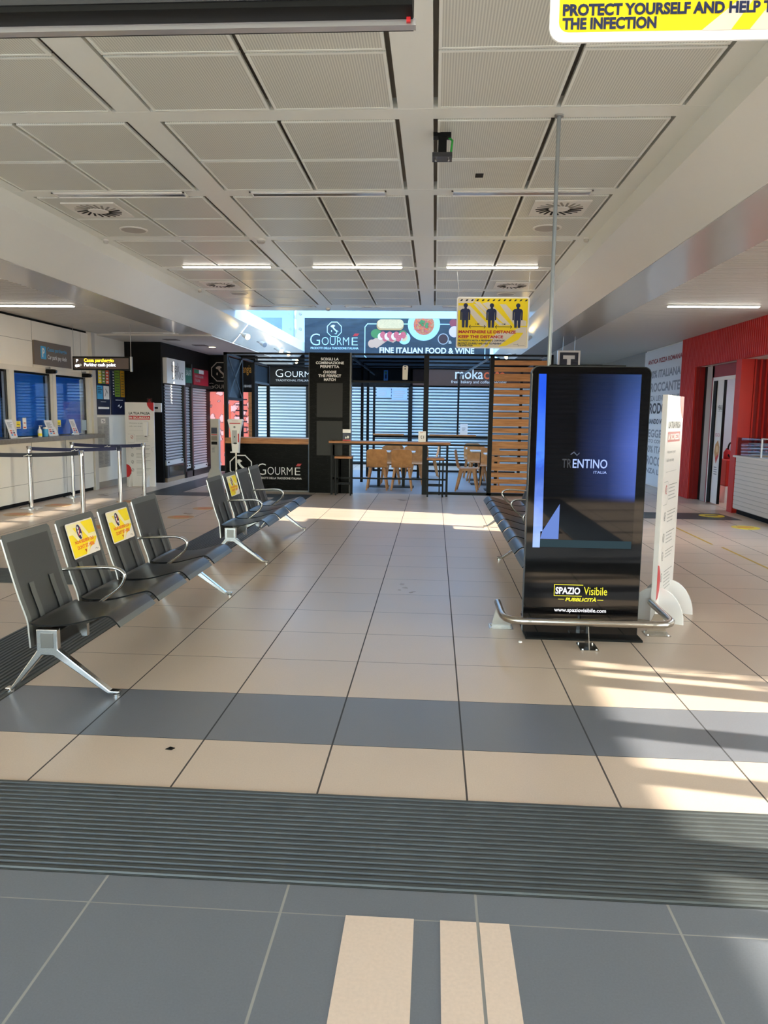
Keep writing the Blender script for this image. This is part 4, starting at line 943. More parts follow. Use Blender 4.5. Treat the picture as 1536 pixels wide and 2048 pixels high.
# ---- track spots and downlights beyond the ceiling
def spot(x, y, z, on, aim, lab):
    t = thing('spotlight', lab, 'spotlight', (x, y, z), group='spotlights on the beams by the glass')
    a = Vector((x, y, z)); d = unit(aim); e = a+d*0.16
    b = MB(); b.tube([a-d*0.02, a+d*0.05, e], [0.035, 0.05, 0.062], white_paint, 14); b.build('head', t, smooth=60)
    b = MB(); b.tube([e-d*0.004, e+d*0.004], 0.056, spot_on if on else chrome, 14); b.build('lens', t)
    zs = z+0.03; xs = (-3.92-(3.338-zs)/0.368*0.33-0.01) if x < 0 else (1.71+(3.305-zs)/0.275*0.4+0.01)
    b = MB(); b.tube([a, Vector((xs, y, zs))], 0.012, alu_dull, 8); b.build('arm', t)
for x, y, z, on, lab in ((-4.02, 16.1, 3.12, True, 'lit spotlight on the left beam, nearest one'), (-4.02, 17.7, 3.1, False, 'unlit silver spotlight on the left beam'), (-4.02, 19.6, 3.1, True, 'lit spotlight on the left beam above the food stall corner'), (-4.02, 20.6, 3.12, True, 'faint lit spotlight on the left beam, third lit one'), (-3.95, 21.4, 2.98, True, 'lit globe spotlight on the left beam just over the stall roof')):
    spot(x, y, z, on, (0.75, -0.6, -0.35), lab)
for x, y, z, lab in ((1.93, 16.2, 3.12, 'lit spotlight on the right beam behind the yellow distance sign'), (1.9, 20.0, 3.05, 'lit spotlight on the right beam just over the stall roof')):
    spot(x, y, z, True, (-0.75, -0.6, -0.35), lab)
for i, (x, y, lab) in enumerate(((-4.95, 17.0, 'round downlight in the left plaster ceiling, nearest'), (-4.95, 18.6, 'round downlight in the left plaster ceiling, behind the nearest'), (-4.95, 20.2, 'round downlight in the left plaster ceiling over the poster'))):
    t = thing('downlight', lab, 'lamp', (x, y, 2.94), group='downlights in the left plaster ceiling')
    b = MB(); b.lathe((x, y, 2.932), [(0.09, 0), (0.095, 0.008)], white_paint, 20); b.build('rim', t); b = MB(); b.lathe((x, y, 2.929), [(0.07, 0), (0.07, 0.004)], down_on, 20); b.build('lens', t)
for x, y, lab in ((-5.3, 15.35, 'dark square vent in the left plaster ceiling, nearer'), (-5.1, 16.6, 'dark square vent in the left plaster ceiling, farther')):
    b = MB(); b.box((x-0.14, y-0.14, 2.932), (x+0.14, y+0.14, 2.941), M('vent_dark', (90, 82, 76), 0.6)); tag(b.build('ceiling_vent'), lab, 'vent', 'square vents in the left plaster ceiling')

# ---- hanging yellow signs
def distance_sign(x, y, z, ztop, lab):
    t = thing('distance_sign', lab, 'sign', (x, y, z), group='yellow keep the distance signs')
    W_, H_ = 0.98, 0.685
    b = MB(); r = 0.03; pts = []
    for cx, cy, a0 in ((W_-r, H_-r, 0), (r, H_-r, 90), (r, r, 180), (W_-r, r, 270)):
        for k in range(5):
            an = math.radians(a0+k*22.5); pts.append((cx+r*math.cos(an), 0, cy+r*math.sin(an)))
    b.prism(pts, (0, 0.006, 0), sign_white); b.build('panel', t, world=False)
    a = Art((0, 0, 0), X_, Z_, 0.0012, 0.0007)
    q = lambda *p: [((p[i]-100)*0.98/1275, (1455-p[i+1])*0.98/1275) for i in range(0, len(p), 2)]
    a.rrect(0.02, 0.02, 0.96, 0.665, 0.02, yellow, 0)
    for pl in (q(135,585,430,600,380,670,130,672), q(130,715,330,715,640,1020,640,1085,520,1060,300,800,130,800), q(400,645,500,650,860,1000,990,1055,860,1060), q(395,690,440,690,640,880,640,960), q(545,680,665,650,1060,1050,960,1050), q(850,690,960,690,1200,940,1330,975,1330,1060,1130,1060),
               q(1220,1085,1340,1085,1340,1180,1040,1180), q(1285,1180,1345,1180,1345,1430,780,1430,980,1410,1200,1300), q(830,1180,1150,1180,840,1430,520,1430)):
        a.poly(pl, sign_cream, 1)
    a.poly(q(700,1290,760,1290,650,1430,600,1430), yellow, 2)
    for k in range(13):
        u = 155+k*94.5; a.poly(q(u,638,u+32,638,u+55,607,u+22,607), p_black, 2)
    for c in (252, 712, 1172):
        cu = (c-100)*0.98/1275; sc = 0.98/1275
        a.disc(cu+5*sc, (1455-712)*sc, 38*sc, p_navy, 3)
        a.poly(q(c-55,770,c+60,770,c+88,800,c+90,830,c-90,830,c-88,800), p_navy, 3); a.poly(q(c-58,828,c+60,828,c+55,970,c-58,970), p_navy, 3)
        a.poly(q(c-15,745,c+25,745,c+30,775,c-20,775), p_navy, 3)
        for s_ in (-1, 1):
            a.poly(q(c+s_*62,825,c+s_*90,825,c+s_*88,965,c+s_*62,965), p_navy, 3); a.poly(q(c+s_*6,960,c+s_*58,960,c+s_*52,1095,c+s_*8,1095), p_navy, 3)
    for c in (470, 932):
        a.line(q(c-140,1080,c+140,1080), 0.008, p_black, 3)
        for s_ in (-1, 1): a.line(q(c+s_*120,1055,c+s_*145,1080,c+s_*120,1105), 0.008, p_black, 3)
        a.text('1 M', (c-28-100)*0.98/1275, (1455-1050)*0.98/1275, 0.045, 0.024, p_black, 3, bold=0.02)
    P = lambda st, x0, x1, yb, h, mm: a.text(st, (x0-100)*0.98/1275, (1455-yb)*0.98/1275, (x1-x0)*0.98/1275, h*0.98/1275, mm, 3, bold=0.045)
    P('MANTENERE LE DISTANZE', 142, 1150, 1195, 52, p_red); P('KEEP THE DISTANCE', 142, 930, 1280, 52, p_red)
    P('PROTEGGITI E AIUTA A PREVENIRE IL CONTAGIO', 135, 970, 1335, 30, p_navy); P('PROTECT YOURSELF AND HELP TO PREVENT', 135, 905, 1388, 32, p_navy); P('THE INFECTION', 135, 395, 1424, 32, p_navy)
    a.line(q(1115,1385,1185,1388,1195,1372,1200,1412,1215,1400,1310,1402), 0.004, p_grey, 3)
    a.b.build('print', t, world=False)
    for u in (0.03, W_-0.03):
        b = MB(); b.tube([(u, 0.003, H_-0.02), (u+(0.02 if u > 0.5 else -0.035), 0.003, ztop-z)], 0.0028, p_lgrey, 6); b.build('cord', t, world=False)
    return t
distance_sign(0.272, 10.72, 2.425, ZC-0.05, 'yellow keep the distance sign hanging from the lit lamp over the stall')
distance_sign(0.231, 1.8, 2.322, ZC, 'near yellow sign with PROTECT YOURSELF lettering cut by the top picture edge')
# black display at the top
t = thing('hanging_display', 'black hanging information display cut by the top picture edge', 'display', (-1.3, 1.76, 2.35))
b = MB(); b.box((-2.6, 1.745, 2.378), (-0.066, 1.86, 3.0), black); b.build('casing', t)
b = MB(); b.box((-2.59, 1.74, 2.39), (-0.08, 1.747, 2.98), M('display_face', (40, 40, 42), 0.4)); b.build('face', t)
b = MB(); b.box((-2.6, 1.806, 2.366), (-0.06, 1.83, 2.38), M('display_lip', (190, 186, 186), 0.25, metal=0.6)); b.build('lower_lip', t)
b = MB(); b.box((-0.08, 1.795, 2.368), (-0.071, 1.803, 2.38), p_red); b.build('red_tab', t)
for x in (-2.2, -0.4):
    b = MB(); b.tube([(x, 1.85, 3.0), (x, 1.85, ZC)], 0.02, black, 10); b.build('drop_rod', t)
b = MB(); b.tube([(-0.02, 2.45, 2.9), (-0.02, 2.45, ZC)], 0.008, alu_dull, 8); tag(b.build('drop_rod'), 'short grey rod hanging from the ceiling beside the black display', 'rod')
# tobacco style T sign
t = thing('hanging_sign', 'square navy sign with a white T seen above the advertising totem', 'sign', (2.5, 15.0, 2.35))
b = MB(); b.box((2.32, 15.0, 2.36), (2.74, 15.1, 2.76), sign_white); b.build('casing', t)
a = Art((2.32, 15.0, 2.36), X_, Z_); a.rect(0.035, 0.035, 0.385, 0.365, M('sign_navy', (16, 22, 46), 0.4)); a.rect(0.1, 0.24, 0.32, 0.31, p_white, 1); a.rect(0.175, 0.08, 0.245, 0.25, p_white, 1); a.build('lettering', t)
for x in (2.42, 2.64):
    b = MB(); b.tube([(x, 15.05, 2.76), (x, 15.05, 3.025)], 0.006, alu_dull, 6); b.build('drop_rod', t)

# ---- bench seating
def bench(label, nseat, legs, arms, loc, rz):
    """beam bench; local +x is the sitting direction, y runs along the beam, seat k starts at y = k*0.585"""
    t = thing('bench', label, 'bench', loc, rz, 'black beam benches in the hall')
    L = nseat*0.585-0.055
    b = MB(); b.box((-0.035, 0.0, 0.262), (0.04, L, 0.335), black_steel); b.build('beam', t, world=False, bevel=0.006)
    bp = [(-0.104, 0.245), (-0.108, 0.32), (-0.116, 0.40), (-0.155, 0.52), (-0.202, 0.69), (-0.243, 0.848)]
    sp = [(0.388, 0.372), (0.372, 0.392), (0.345, 0.418), (0.315, 0.428), (0.26, 0.415), (0.12, 0.378), (0.0, 0.366), (-0.07, 0.368), (-0.1, 0.378)]
    fr = lambda u, v: seat_frame if (u < 0.07 or u > 0.93 or v > 0.945) else seat_perf
    sf = lambda u, v: seat_frame if v < 0.055 else seat_black
    first = None
    for k in range(nseat):
        y = k*0.585
        if first is None:
            b = MB(); b.sheet(sp, 0.005, 0.525, 0.008, seat_black, 10, mfun=sf, bow=0.006, cap_m=black); s1 = b.build('seat', t, world=False, smooth=45)
            b = MB(); b.sheet(bp, 0.01, 0.515, -0.009, seat_perf, 14, round_end=0.02, mfun=fr, bow=-0.0, cap_m=alu_dull); b1 = b.build('backrest', t, world=False, smooth=45)
            for j, yy in enumerate((0.12, 0.34)):
                b = MB(); ip = [(-0.104, 0.245), (-0.108, 0.32), (-0.116, 0.40), (-0.155, 0.52), (-0.170, 0.575)]
                b.sheet([(x+0.0115, z) for x, z in ip], yy, yy+0.045, 0.0008, seat_strap, 1); b.build('support_strip', b1, world=False, smooth=45)
            b = MB(); b.prism([(0.035, 0.24, 0.31), (0.07, 0.24, 0.25), (0.1, 0.24, 0.25), (0.1, 0.24, 0.32), (0.24, 0.24, 0.395), (0.24, 0.24, 0.405), (-0.06, 0.24, 0.36), (-0.06, 0.24, 0.335)], (0, 0.03, 0), alu); k1 = b.build('seat_bracket', t, world=False)
            first = (s1, b1, k1)
        else:
            for p_ in first:
                c = p_.copy(); COL.objects.link(c); c.parent = t; c.location = (0, y, 0)
                for g_ in p_.children:
                    d_ = g_.copy(); COL.objects.link(d_); d_.parent = c
    lf = None
    for y in legs:
        if lf is None:
            b = MB()
            b.prism([(-0.058, -0.02, 0.357), (-0.058, -0.02, 0.24), (-0.215, -0.02, 0.028), (-0.245, -0.02, 0.028), (-0.245, -0.02, 0.018), (-0.2, -0.02, 0.018), (-0.03, -0.02, 0.215), (0.03, -0.02, 0.215), (0.32, -0.02, 0.016), (0.385, -0.02, 0.016), (0.385, -0.02, 0.03), (0.335, -0.02, 0.032), (0.058, -0.02, 0.25), (0.058, -0.02, 0.357)], (0, 0.04, 0), alu)
            lf = b.build('leg_frame', t, world=False, bevel=0.005); lf.location = (0, y, 0)
            b = MB(); b.box((-0.032, -0.0225, 0.257), (0.036, -0.0195, 0.338), M('leg_cap', (120, 120, 118), 0.3, metal=0.8)); b.build('end_cap', lf, world=False)
            for x in (-0.225, 0.365):
                b = MB(); b.lathe((x, 0, 0), [(0.02, 0), (0.02, 0.012), (0.008, 0.014), (0.008, 0.02)], chrome, 14); b.build('foot', lf, world=False, smooth=40)
        else:
            c = lf.copy(); COL.objects.link(c); c.parent = t; c.location = (0, y, 0)
            for g_ in lf.children:
                d_ = g_.copy(); COL.objects.link(d_); d_.parent = c
    ar = None
    for y in arms:
        if ar is None:
            b = MB(); pts = catmull([(-0.19, 0, 0.562), (-0.05, 0, 0.572), (0.09, 0, 0.58), (0.155, 0, 0.572), (0.192, 0, 0.545), (0.19, 0, 0.505), (0.16, 0, 0.46), (0.09, 0, 0.405), (0.0, 0, 0.335)], 5)
            b.tube(pts, 0.017, alu, 10, flat=0.62); ar = b.build('armrest', t, world=False, smooth=60); ar.location = (0, y, 0)
        else:
            c = ar.copy(); COL.objects.link(c); c.parent = t; c.location = (0, y, 0)
    return t
bench('near left black bench of four perforated seats, two with yellow notices', 4, (0.0, 2.285), (0.557, 1.727), (-2.03, 3.84, 0), 0)
bench('black bench of four seats standing behind the near left one, towards the stall', 4, (0.0, 2.285), (0.557, 1.727), (-2.03, 7.53, 0), 0)
bench('long black bench of eight seats standing behind the advertising totem', 8, (0.0, 2.31, 4.6), (0.557, 1.727, 2.897, 4.067), (1.08, 10.36, 0), PI)
# notices on the seat backs
def notice(by, k, lab):
    bx = -2.03; y0 = by+k*0.585+0.09
    th = math.atan2(0.243-0.155, 0.848-0.52); up = Vector((-math.sin(th), 0, math.cos(th)))
    O = Vector((bx-0.1765+0.011, y0, 0.595)); N = Y_.cross(up)
    t = thing('seat_notice', lab, 'notice', tuple(O), group='yellow notices on the seat backs')
    W_, H_ = 0.37, 0.225
    b = MB(); r = 0.014; pts = []
    for cx, cy, a0 in ((W_-r, H_-r, 0), (r, H_-r, 90), (r, r, 180), (W_-r, r, 270)):
        for q in range(4):
            an = math.radians(a0+q*30); pts.append(O+Y_*(cx+r*math.cos(an))+up*(cy+r*math.sin(an)))
    b.prism(pts, -N*0.002, sign_white); b.build('sheet', t)
    a = Art(O, Y_, up, 0.0006, 0.0004)
    a.rect(0.008, 0.008, W_-0.008, H_-0.008, p_yellow)
    for pl in ([(0.008, 0.217), (0.2, 0.217), (0.27, 0.13), (0.36, 0.13), (0.36, 0.1), (0.26, 0.1), (0.17, 0.19), (0.06, 0.19), (0.04, 0.165), (0.008, 0.165)], [(0.008, 0.15), (0.06, 0.15), (0.11, 0.1), (0.14, 0.12), (0.08, 0.19), (0.008, 0.19)], [(0.36, 0.008), (0.36, 0.09), (0.32, 0.06), (0.24, 0.04), (0.2, 0.008)], [(0.17, 0.008), (0.2, 0.008), (0.26, 0.07), (0.23, 0.08)]):
        a.poly(pl, sign_white if pl[0][0] > 0.3 else M('notice_cream', (246, 240, 190), 0.4), 1)
    a.disc(0.15, 0.158, 0.036, sign_white, 2, 0.052); a.disc(0.15, 0.158, 0.032, p_navy, 3, 0.047)
    a.disc(0.142, 0.184, 0.009, sign_white, 4, 0.01); a.poly([(0.13, 0.168), (0.15, 0.172), (0.154, 0.148), (0.172, 0.146), (0.17, 0.122), (0.16, 0.122), (0.158, 0.137), (0.134, 0.138)], sign_white, 4)
    a.line([(0.13, 0.135), (0.172, 0.18)], 0.008, p_red, 5)
    a.text('NON SEDERSI QUI', 0.06, 0.083, 0.255, 0.024, p_orange, 3, bold=0.03); a.text("DON'T SIT HERE", 0.075, 0.05, 0.23, 0.024, p_orange, 3, bold=0.03)
    a.poly([(0.16, 0.04), (0.182, 0.04), (0.171, 0.018)], p_red, 3); a.line([(0.3, 0.022), (0.318, 0.026), (0.322, 0.018), (0.34, 0.02)], 0.003, p_grey, 3)
    a.build('print', t)
notice(3.84, 1, "yellow DON'T SIT HERE notice on the second seat back of the near left bench")
notice(3.84, 2, "yellow DON'T SIT HERE notice on the third seat back of the near left bench")
notice(7.53, 1, "small far yellow DON'T SIT HERE notice on the bench nearer the stall")
b = MB(); O = Vector((-1.84, 5.16, 0.399)); b.prism([O, O+Vector((0.03, 0.2, 0.001)), O+Vector((0.16, 0.23, 0.011)), O+Vector((0.14, -0.0, 0.01))], (0, 0, 0.002), sign_white)
o = b.build('leaflet'); tag(o, 'small printed leaflet lying on the third seat of the near left bench', 'leaflet')
a = Art(O+Vector((0.01, 0.01, 0.002)), Vector((0.13, 0.02, 0.01)), Vector((0.03, 0.2, 0.001)), 0.0008, 0.0003); a.rect(0.03, 0.06, 0.11, 0.17, M('print_sea', (70, 96, 130), 0.4)); a.rect(0.01, 0.02, 0.12, 0.05, p_lgrey); a.build('print', o)

# ---- advertising totem
KY = 5.15
t = thing('advertising_totem', 'tall glossy black advertising totem with a lit blue screen behind a steel rail', 'display', (1.02, 5.25, 0))
def rr_pts(x0, z0, x1, z1, r, y, n=6):
    out = []
    for cx, cz, a0 in ((x1-r, z1-r, 0), (x0+r, z1-r, 90), (x0+r, z0+0.002, 180), (x1-r, z0+0.002, 270)):
        for k in range(n):
            an = math.radians(a0+k*90/(n-1))
            if a0 < 180: out.append((cx+r*math.cos(an), y, cz+r*math.sin(an)))
            elif k in (0, n-1): out.append((x0 if a0 == 180 else x1, y, z0))
    return out
b = MB(); b.prism(rr_pts(0.636, 0.05, 1.402, 1.84, 0.045, KY), (0, 0.075, 0), black_gloss); body = b.build('body', t, bevel=0.003)
b = MB(); b.prism(rr_pts(0.632, 0.05, 1.406, 1.844, 0.047, KY+0.006), (0, 0.06, 0), M('totem_edge', (70, 72, 74), 0.3, metal=0.6)); b.build('edge_band', t)
b = MB(); b.box((0.75, KY+0.01, 1.84), (1.24, KY+0.06, 1.852), black); b.build('top_cap', t)
b = MB(); b.prism([(0.655, KY-0.01, 0.0), (1.445, KY-0.01, 0.0), (1.445, KY+0.47, 0.0), (0.655, KY+0.47, 0.0)], (0, 0, 0.014), black); b.prism([(0.665, KY, 0.014), (1.435, KY, 0.014), (1.42, KY+0.44, 0.06), (0.67, KY+0.44, 0.06)], (0, 0, 0.004), black); b.build('base_plate', t, bevel=0.01)
def screen_mat():
    mt = bpy.data.materials.new('screen_image'); mt.use_nodes = True; n = mt.node_tree.nodes; l = mt.node_tree.links; b = n['Principled BSDF']
    b.inputs['Base Color'].default_value = (0.004, 0.004, 0.006, 1); b.inputs['Roughness'].default_value = 0.03
    tc = n.new('ShaderNodeTexCoord'); sp = n.new('ShaderNodeSeparateXYZ'); l.new(tc.outputs['Generated'], sp.inputs[0])
    rx = n.new('ShaderNodeValToRGB'); e = rx.color_ramp.elements; e[0].position = 0.38; e[0].color = (0, 0, 0, 1); e[1].position = 1.0; e[1].color = (0.10, 0.17, 0.62, 1)
    x = e.new(0.72); x.color = (0.022, 0.04, 0.15, 1)
    rz = n.new('ShaderNodeValToRGB'); e = rz.color_ramp.elements; e[0].position = 0.27; e[0].color = (0, 0, 0, 1); e[1].position = 0.32; e[1].color = (0.75, 0.75, 0.75, 1)
    x = e.new(0.6); x.color = (1, 1, 1, 1); x = e.new(0.97); x.color = (0.35, 0.45, 0.4, 1)
    l.new(sp.outputs[0], rx.inputs[0]); l.new(sp.outputs[2], rz.inputs[0])
    mx = n.new('ShaderNodeMix'); mx.data_type = 'RGBA'; mx.blend_type = 'MULTIPLY'; mx.inputs[0].default_value = 1; l.new(rx.outputs[0], mx.inputs[6]); l.new(rz.outputs[0], mx.inputs[7])
    l.new(mx.outputs[2], b.inputs['Emission Color']); b.inputs['Emission Strength'].default_value = 0.55
    return mt
b = MB(); b.box((0.678, KY-0.002, 0.637), (1.34, KY+0.01, 1.793), screen_mat()); scr = b.build('screen', t)
def strip_mat():
    mt = bpy.data.materials.new('screen_sky'); mt.use_nodes = True; n = mt.node_tree.nodes; l = mt.node_tree.links; b = n['Principled BSDF']
    b.inputs['Base Color'].default_value = (0.01, 0.01, 0.02, 1); b.inputs['Roughness'].default_value = 0.03
    tc = n.new('ShaderNodeTexCoord'); sp = n.new('ShaderNodeSeparateXYZ'); l.new(tc.outputs['Generated'], sp.inputs[0])
    ns = n.new('ShaderNodeTexNoise'); ns.inputs['Scale'].default_value = 14; ns.inputs['Detail'].default_value = 6; l.new(tc.outputs['Object'], ns.inputs['Vector'])
    ma = n.new('ShaderNodeMath'); ma.operation = 'MULTIPLY_ADD'; l.new(ns.outputs['Fac'], ma.inputs[0]); ma.inputs[1].default_value = 0.2; l.new(sp.outputs[2], ma.inputs[2])
    r = n.new('ShaderNodeValToRGB'); e = r.color_ramp.elements; e[0].position = 0.1; e[0].color = srgb((150, 178, 236))+(1,); e[1].position = 1.1; e[1].color = srgb((24, 80, 214))+(1,)
    for p_, c in ((0.3, (120, 150, 226)), (0.5, (64, 100, 190)), (0.58, (52, 92, 196)), (0.64, (72, 126, 236))): x = e.new(p_); x.color = srgb(c)+(1,)
    l.new(ma.outputs[0], r.inputs[0]); l.new(r.outputs[0], b.inputs['Emission Color']); b.inputs['Emission Strength'].default_value = 0.75
    return mt
a = Art((0.678, KY-0.002, 0.637), X_, Z_, 0.0005, 0.0004)
sm_ = strip_mat(); a.poly([(0.002, 0.0), (0.05, 0.0), (0.05, 0.11), (0.064, 0.112), (0.05, 1.154), (0.002, 1.154)], sm_)
tri = emis('screen_triangle', (98, 124, 190), 0.75); a.poly([(0.064, 0.112), (0.172, 0.298), (0.172, 0.06), (0.05, 0.06)], tri)
low = emis('screen_foot', (84, 110, 120), 0.22); a.rect(0.05, 0.004, 0.655, 0.055, low)
tx = emis('screen_text', (150, 170, 226), 0.9)
a.text('TR', 0.175, 0.54, 0.062, 0.06, M('screen_dimgrey2', (34, 38, 54), 0.3), 2, bold=0.01); a.text('ENTINO', 0.245, 0.54, 0.226, 0.06, tx, 2, bold=0.01); a.text('ITALIA', 0.384, 0.505, 0.085, 0.018, tx, 2)
a.line([(0.23, 0.63), (0.25, 0.645), (0.27, 0.625), (0.285, 0.64)], 0.006, M('screen_dimgrey', (70, 80, 110), 0.3), 2)
a.build('screen_image', scr)
a = Art((0, KY, 0), X_, Z_, 0.0008, 0.0005)
ly = emis('totem_yellow', (236, 226, 60), 0.8); lw = emis('totem_white', (250, 250, 255), 0.8)
a.line([(1.028, 0.385), (0.838, 0.385), (0.838, 0.308), (1.022, 0.308)], 0.004, ly); a.text('SPAZIO', 0.846, 0.32, 0.165, 0.048, lw, 1, bold=0.03); a.text('Visibile', 1.036, 0.318, 0.155, 0.055, ly, 1)
a.text('PUBBLICITÀ', 0.915, 0.272, 0.205, 0.03, ly, 1, bold=0.03, shear=0.2); a.rect(0.866, 0.283, 0.905, 0.286, ly); a.rect(1.128, 0.283, 1.168, 0.286, ly)
a.text('www.spaziovisibile.com', 0.842, 0.19, 0.348, 0.034, lw, 1, bold=0.012); a.build('lettering', t)
# steel rail round the totem
t = thing('guard_rail', 'low brushed steel guard rail round the foot of the advertising totem', 'rail', (1.05, 5.1, 0))
zr = 0.165
pts = [(0.49, 5.5, zr), (0.492, 5.2, zr), (0.495, 5.12, zr), (0.51, 5.06, zr), (0.55, 5.015, zr), (0.61, 5.0, zr), (1.05, 5.0, zr), (1.49, 5.0, zr), (1.545, 5.01, zr), (1.59, 5.05, zr), (1.61, 5.1, zr), (1.615, 5.2, zr), (1.62, 5.62, zr)]
b = MB(); b.tube(pts, 0.0245, steel, 16); b.build('rail_tube', t, smooth=60)
for xx in (0.66, 1.47):
    b = MB(); b.tube([(xx-0.012, 5.0, zr), (xx+0.012, 5.0, zr)], 0.0255, steel, 16); b.build('weld_ring', t, smooth=60)
def foot(c, ax, name='bracket'):
    c = Vector(c); ax = unit(ax); sd_ = ax.cross(Z_)
    b = MB(); b.prism([c-ax*0.055+Z_*0.006, c+ax*0.09+Z_*0.006, c+ax*0.035+Z_*(zr-0.02), c-ax*0.02+Z_*(zr-0.02)], sd_*0.005, steel); f = b.build(name, t)
    b = MB(); b.prism([c-ax*0.07-sd_*0.06, c-ax*0.07+sd_*0.06, c+ax*0.1+sd_*0.06, c+ax*0.1-sd_*0.06], Z_*0.006, steel); b.build('foot_plate', f)
    b = MB()
    for i, j in ((-0.055, -0.045), (-0.055, 0.045), (0.085, -0.045), (0.085, 0.045)):
        p = c+ax*i+sd_*j; b.tube([p+Z_*0.005, p+Z_*0.012], 0.007, chrome, 8)
    b.build('bolts', f)
foot((1.045, 5.01, 0), (0, -1, 0)); foot((0.495, 5.42, 0), (1, 0, 0)); foot((1.61, 5.36, 0), (-1, 0, 0))
b = MB(); b.lathe((0.61, 5.055, 0), [(0.0, 0), (0.014, 0.002), (0.012, 0.009), (0.004, 0.012)], sign_white, 7); tag(b.build('paper_scrap'), 'tiny crumpled white scrap on the floor by the steel rail', 'litter')
b = MB(); b.prism([(-1.18, 3.22, 0), (-1.15, 3.215, 0), (-1.14, 3.235, 0), (-1.165, 3.245, 0)], (0, 0, 0.003), black); tag(b.build('dirt_speck'), 'small black speck on a beige tile in front of the grating', 'litter')

# ---- information stands
def info_stand(lab, loc, rz):
    """upright white board with half round feet; local x along the board, faces -y"""
    t = thing('information_stand', lab, 'stand', loc, rz, 'white information stands')
    b = MB(); b.box((0, 0, 0), (0.59, 0.035, 1.68), white_board); b.build('board', t, world=False)
    a = Art((0, 0, 0), X_, Z_, 0.001, 0.0007)
    a.poly([(0.59, 1.68), (0.45, 1.68), (0.46, 1.62), (0.5, 1.56), (0.55, 1.52), (0.59, 1.51)], p_red)
    a.poly([(0, 0.18), (0.05, 0.19), (0.09, 0.24), (0.105, 0.31), (0.09, 0.38), (0.05, 0.43), (0, 0.445)], p_red)
    a.text('LA TUA PAUSA', 0.08, 1.44, 0.43, 0.05, p_black, 1, bold=0.03); a.rect(0.075, 1.34, 0.51, 1.415, p_red); a.text('IN SICUREZZA', 0.085, 1.355, 0.415, 0.045, sign_white, 1, bold=0.03)
    a.text('Welcome to your', 0.08, 1.25, 0.3, 0.03, p_grey, 1); a.text('safe rest stop', 0.08, 1.19, 0.25, 0.03, p_grey, 1); a.rect(0.08, 1.12, 0.45, 1.123, p_lgrey)
    for k, (z, n_) in enumerate(((1.02, 4), (0.82, 3), (0.66, 3), (0.52, 2), (0.36, 5))):
        a.rect(0.21, z-0.003, 0.5, z+0.002, p_grey, 1); a.lines(0.21, z-0.03*n_, 0.5, z-0.012, n_, p_lgrey, 1, 0.3)
        a.disc(0.13, z-0.03, 0.026, p_grey if k else p_red, 1, 0.034); a.disc(0.13, z-0.03, 0.019, white_board, 2, 0.026); a.line([(0.12, z-0.045), (0.14, z-0.02)], 0.007, p_black, 3)
    a.line([(0.05, 1.05), (0.17, 1.05), (0.19, 1.03), (0.19, 0.9), (0.17, 0.88), (0.05, 0.88)], 0.004, p_lgrey); a.line([(0.55, 0.7), (0.53, 0.72), (0.53, 0.78), (0.59, 0.8)], 0.004, p_lgrey)
    a.b.build('print', t, world=False)
    for x in (0.1, 0.46):
        b = MB(); pts = [(x, 0.0175+0.2*math.cos(PI*k/16), 0.26*math.sin(PI*k/16)) for k in range(17)]; b.prism(pts, (0.02, 0, 0), white_board); b.build('foot', t, world=False)
    return t
info_stand('white safety information stand seen edge on beside the advertising totem', (1.655, 5.62, 0), math.radians(62))
info_stand('white safety information stand in front of the black wall by the price boards', (-6.175, 15.05, 0), 0.0)
t = thing('dispenser', 'white hand gel dispenser fixed to the left information stand', 'dispenser', (-5.73, 15.0, 1.0))
b = MB(); b.prism([(-5.77, 15.035, 1.02), (-5.7, 15.035, 1.02), (-5.695, 15.035, 1.16), (-5.69, 15.035, 1.3), (-5.785, 15.035, 1.3), (-5.78, 15.035, 1.16)], (0, -0.09, 0), sign_white); b.build('housing', t, bevel=0.008)
b = MB(); b.box((-5.75, 14.96, 1.0), (-5.72, 15.0, 1.02), p_grey); b.build('nozzle', t)

# ---- queue posts and belts
posts = {}
def qpost(key, x, y, lab):
    t = thing('queue_post', lab, 'post', (x, y, 0), group='chrome queue posts at the pay desk')
    b = MB(); b.lathe((0, 0, 0), [(0.17, 0), (0.17, 0.008), (0.12, 0.018), (0.035, 0.024)], chrome, 32); b.build('base', t, world=False, smooth=40)
    b = MB(); b.lathe((0, 0, 0.02), [(0.032, 0), (0.032, 0.87)], chrome, 20); b.build('tube', t, world=False, smooth=40)
    b = MB(); b.lathe((0, 0, 0.88), [(0.036, 0), (0.036, 0.07), (0.03, 0.078)], chrome if key != 'd' else navy, 20); b.build('head', t, world=False, smooth=40)
    posts[key] = (x, y)
qpost('a', -6.17, 11.33, 'chrome queue post close to the pay desk, nearer of the two'); qpost('b', -6.28, 12.95, 'chrome queue post close to the pay desk, farther of the two')
qpost('c', -4.88, 10.34, 'chrome queue post standing behind the second seat back of the near bench'); qpost('d', -4.98, 11.87, 'chrome queue post with a navy belt head, middle of the outer line'); qpost('e', -5.05, 13.06, 'bright chrome queue post in front of the information stand'); qpost('f', -6.1, 9.75, 'chrome queue post by the pay desk outside the picture')
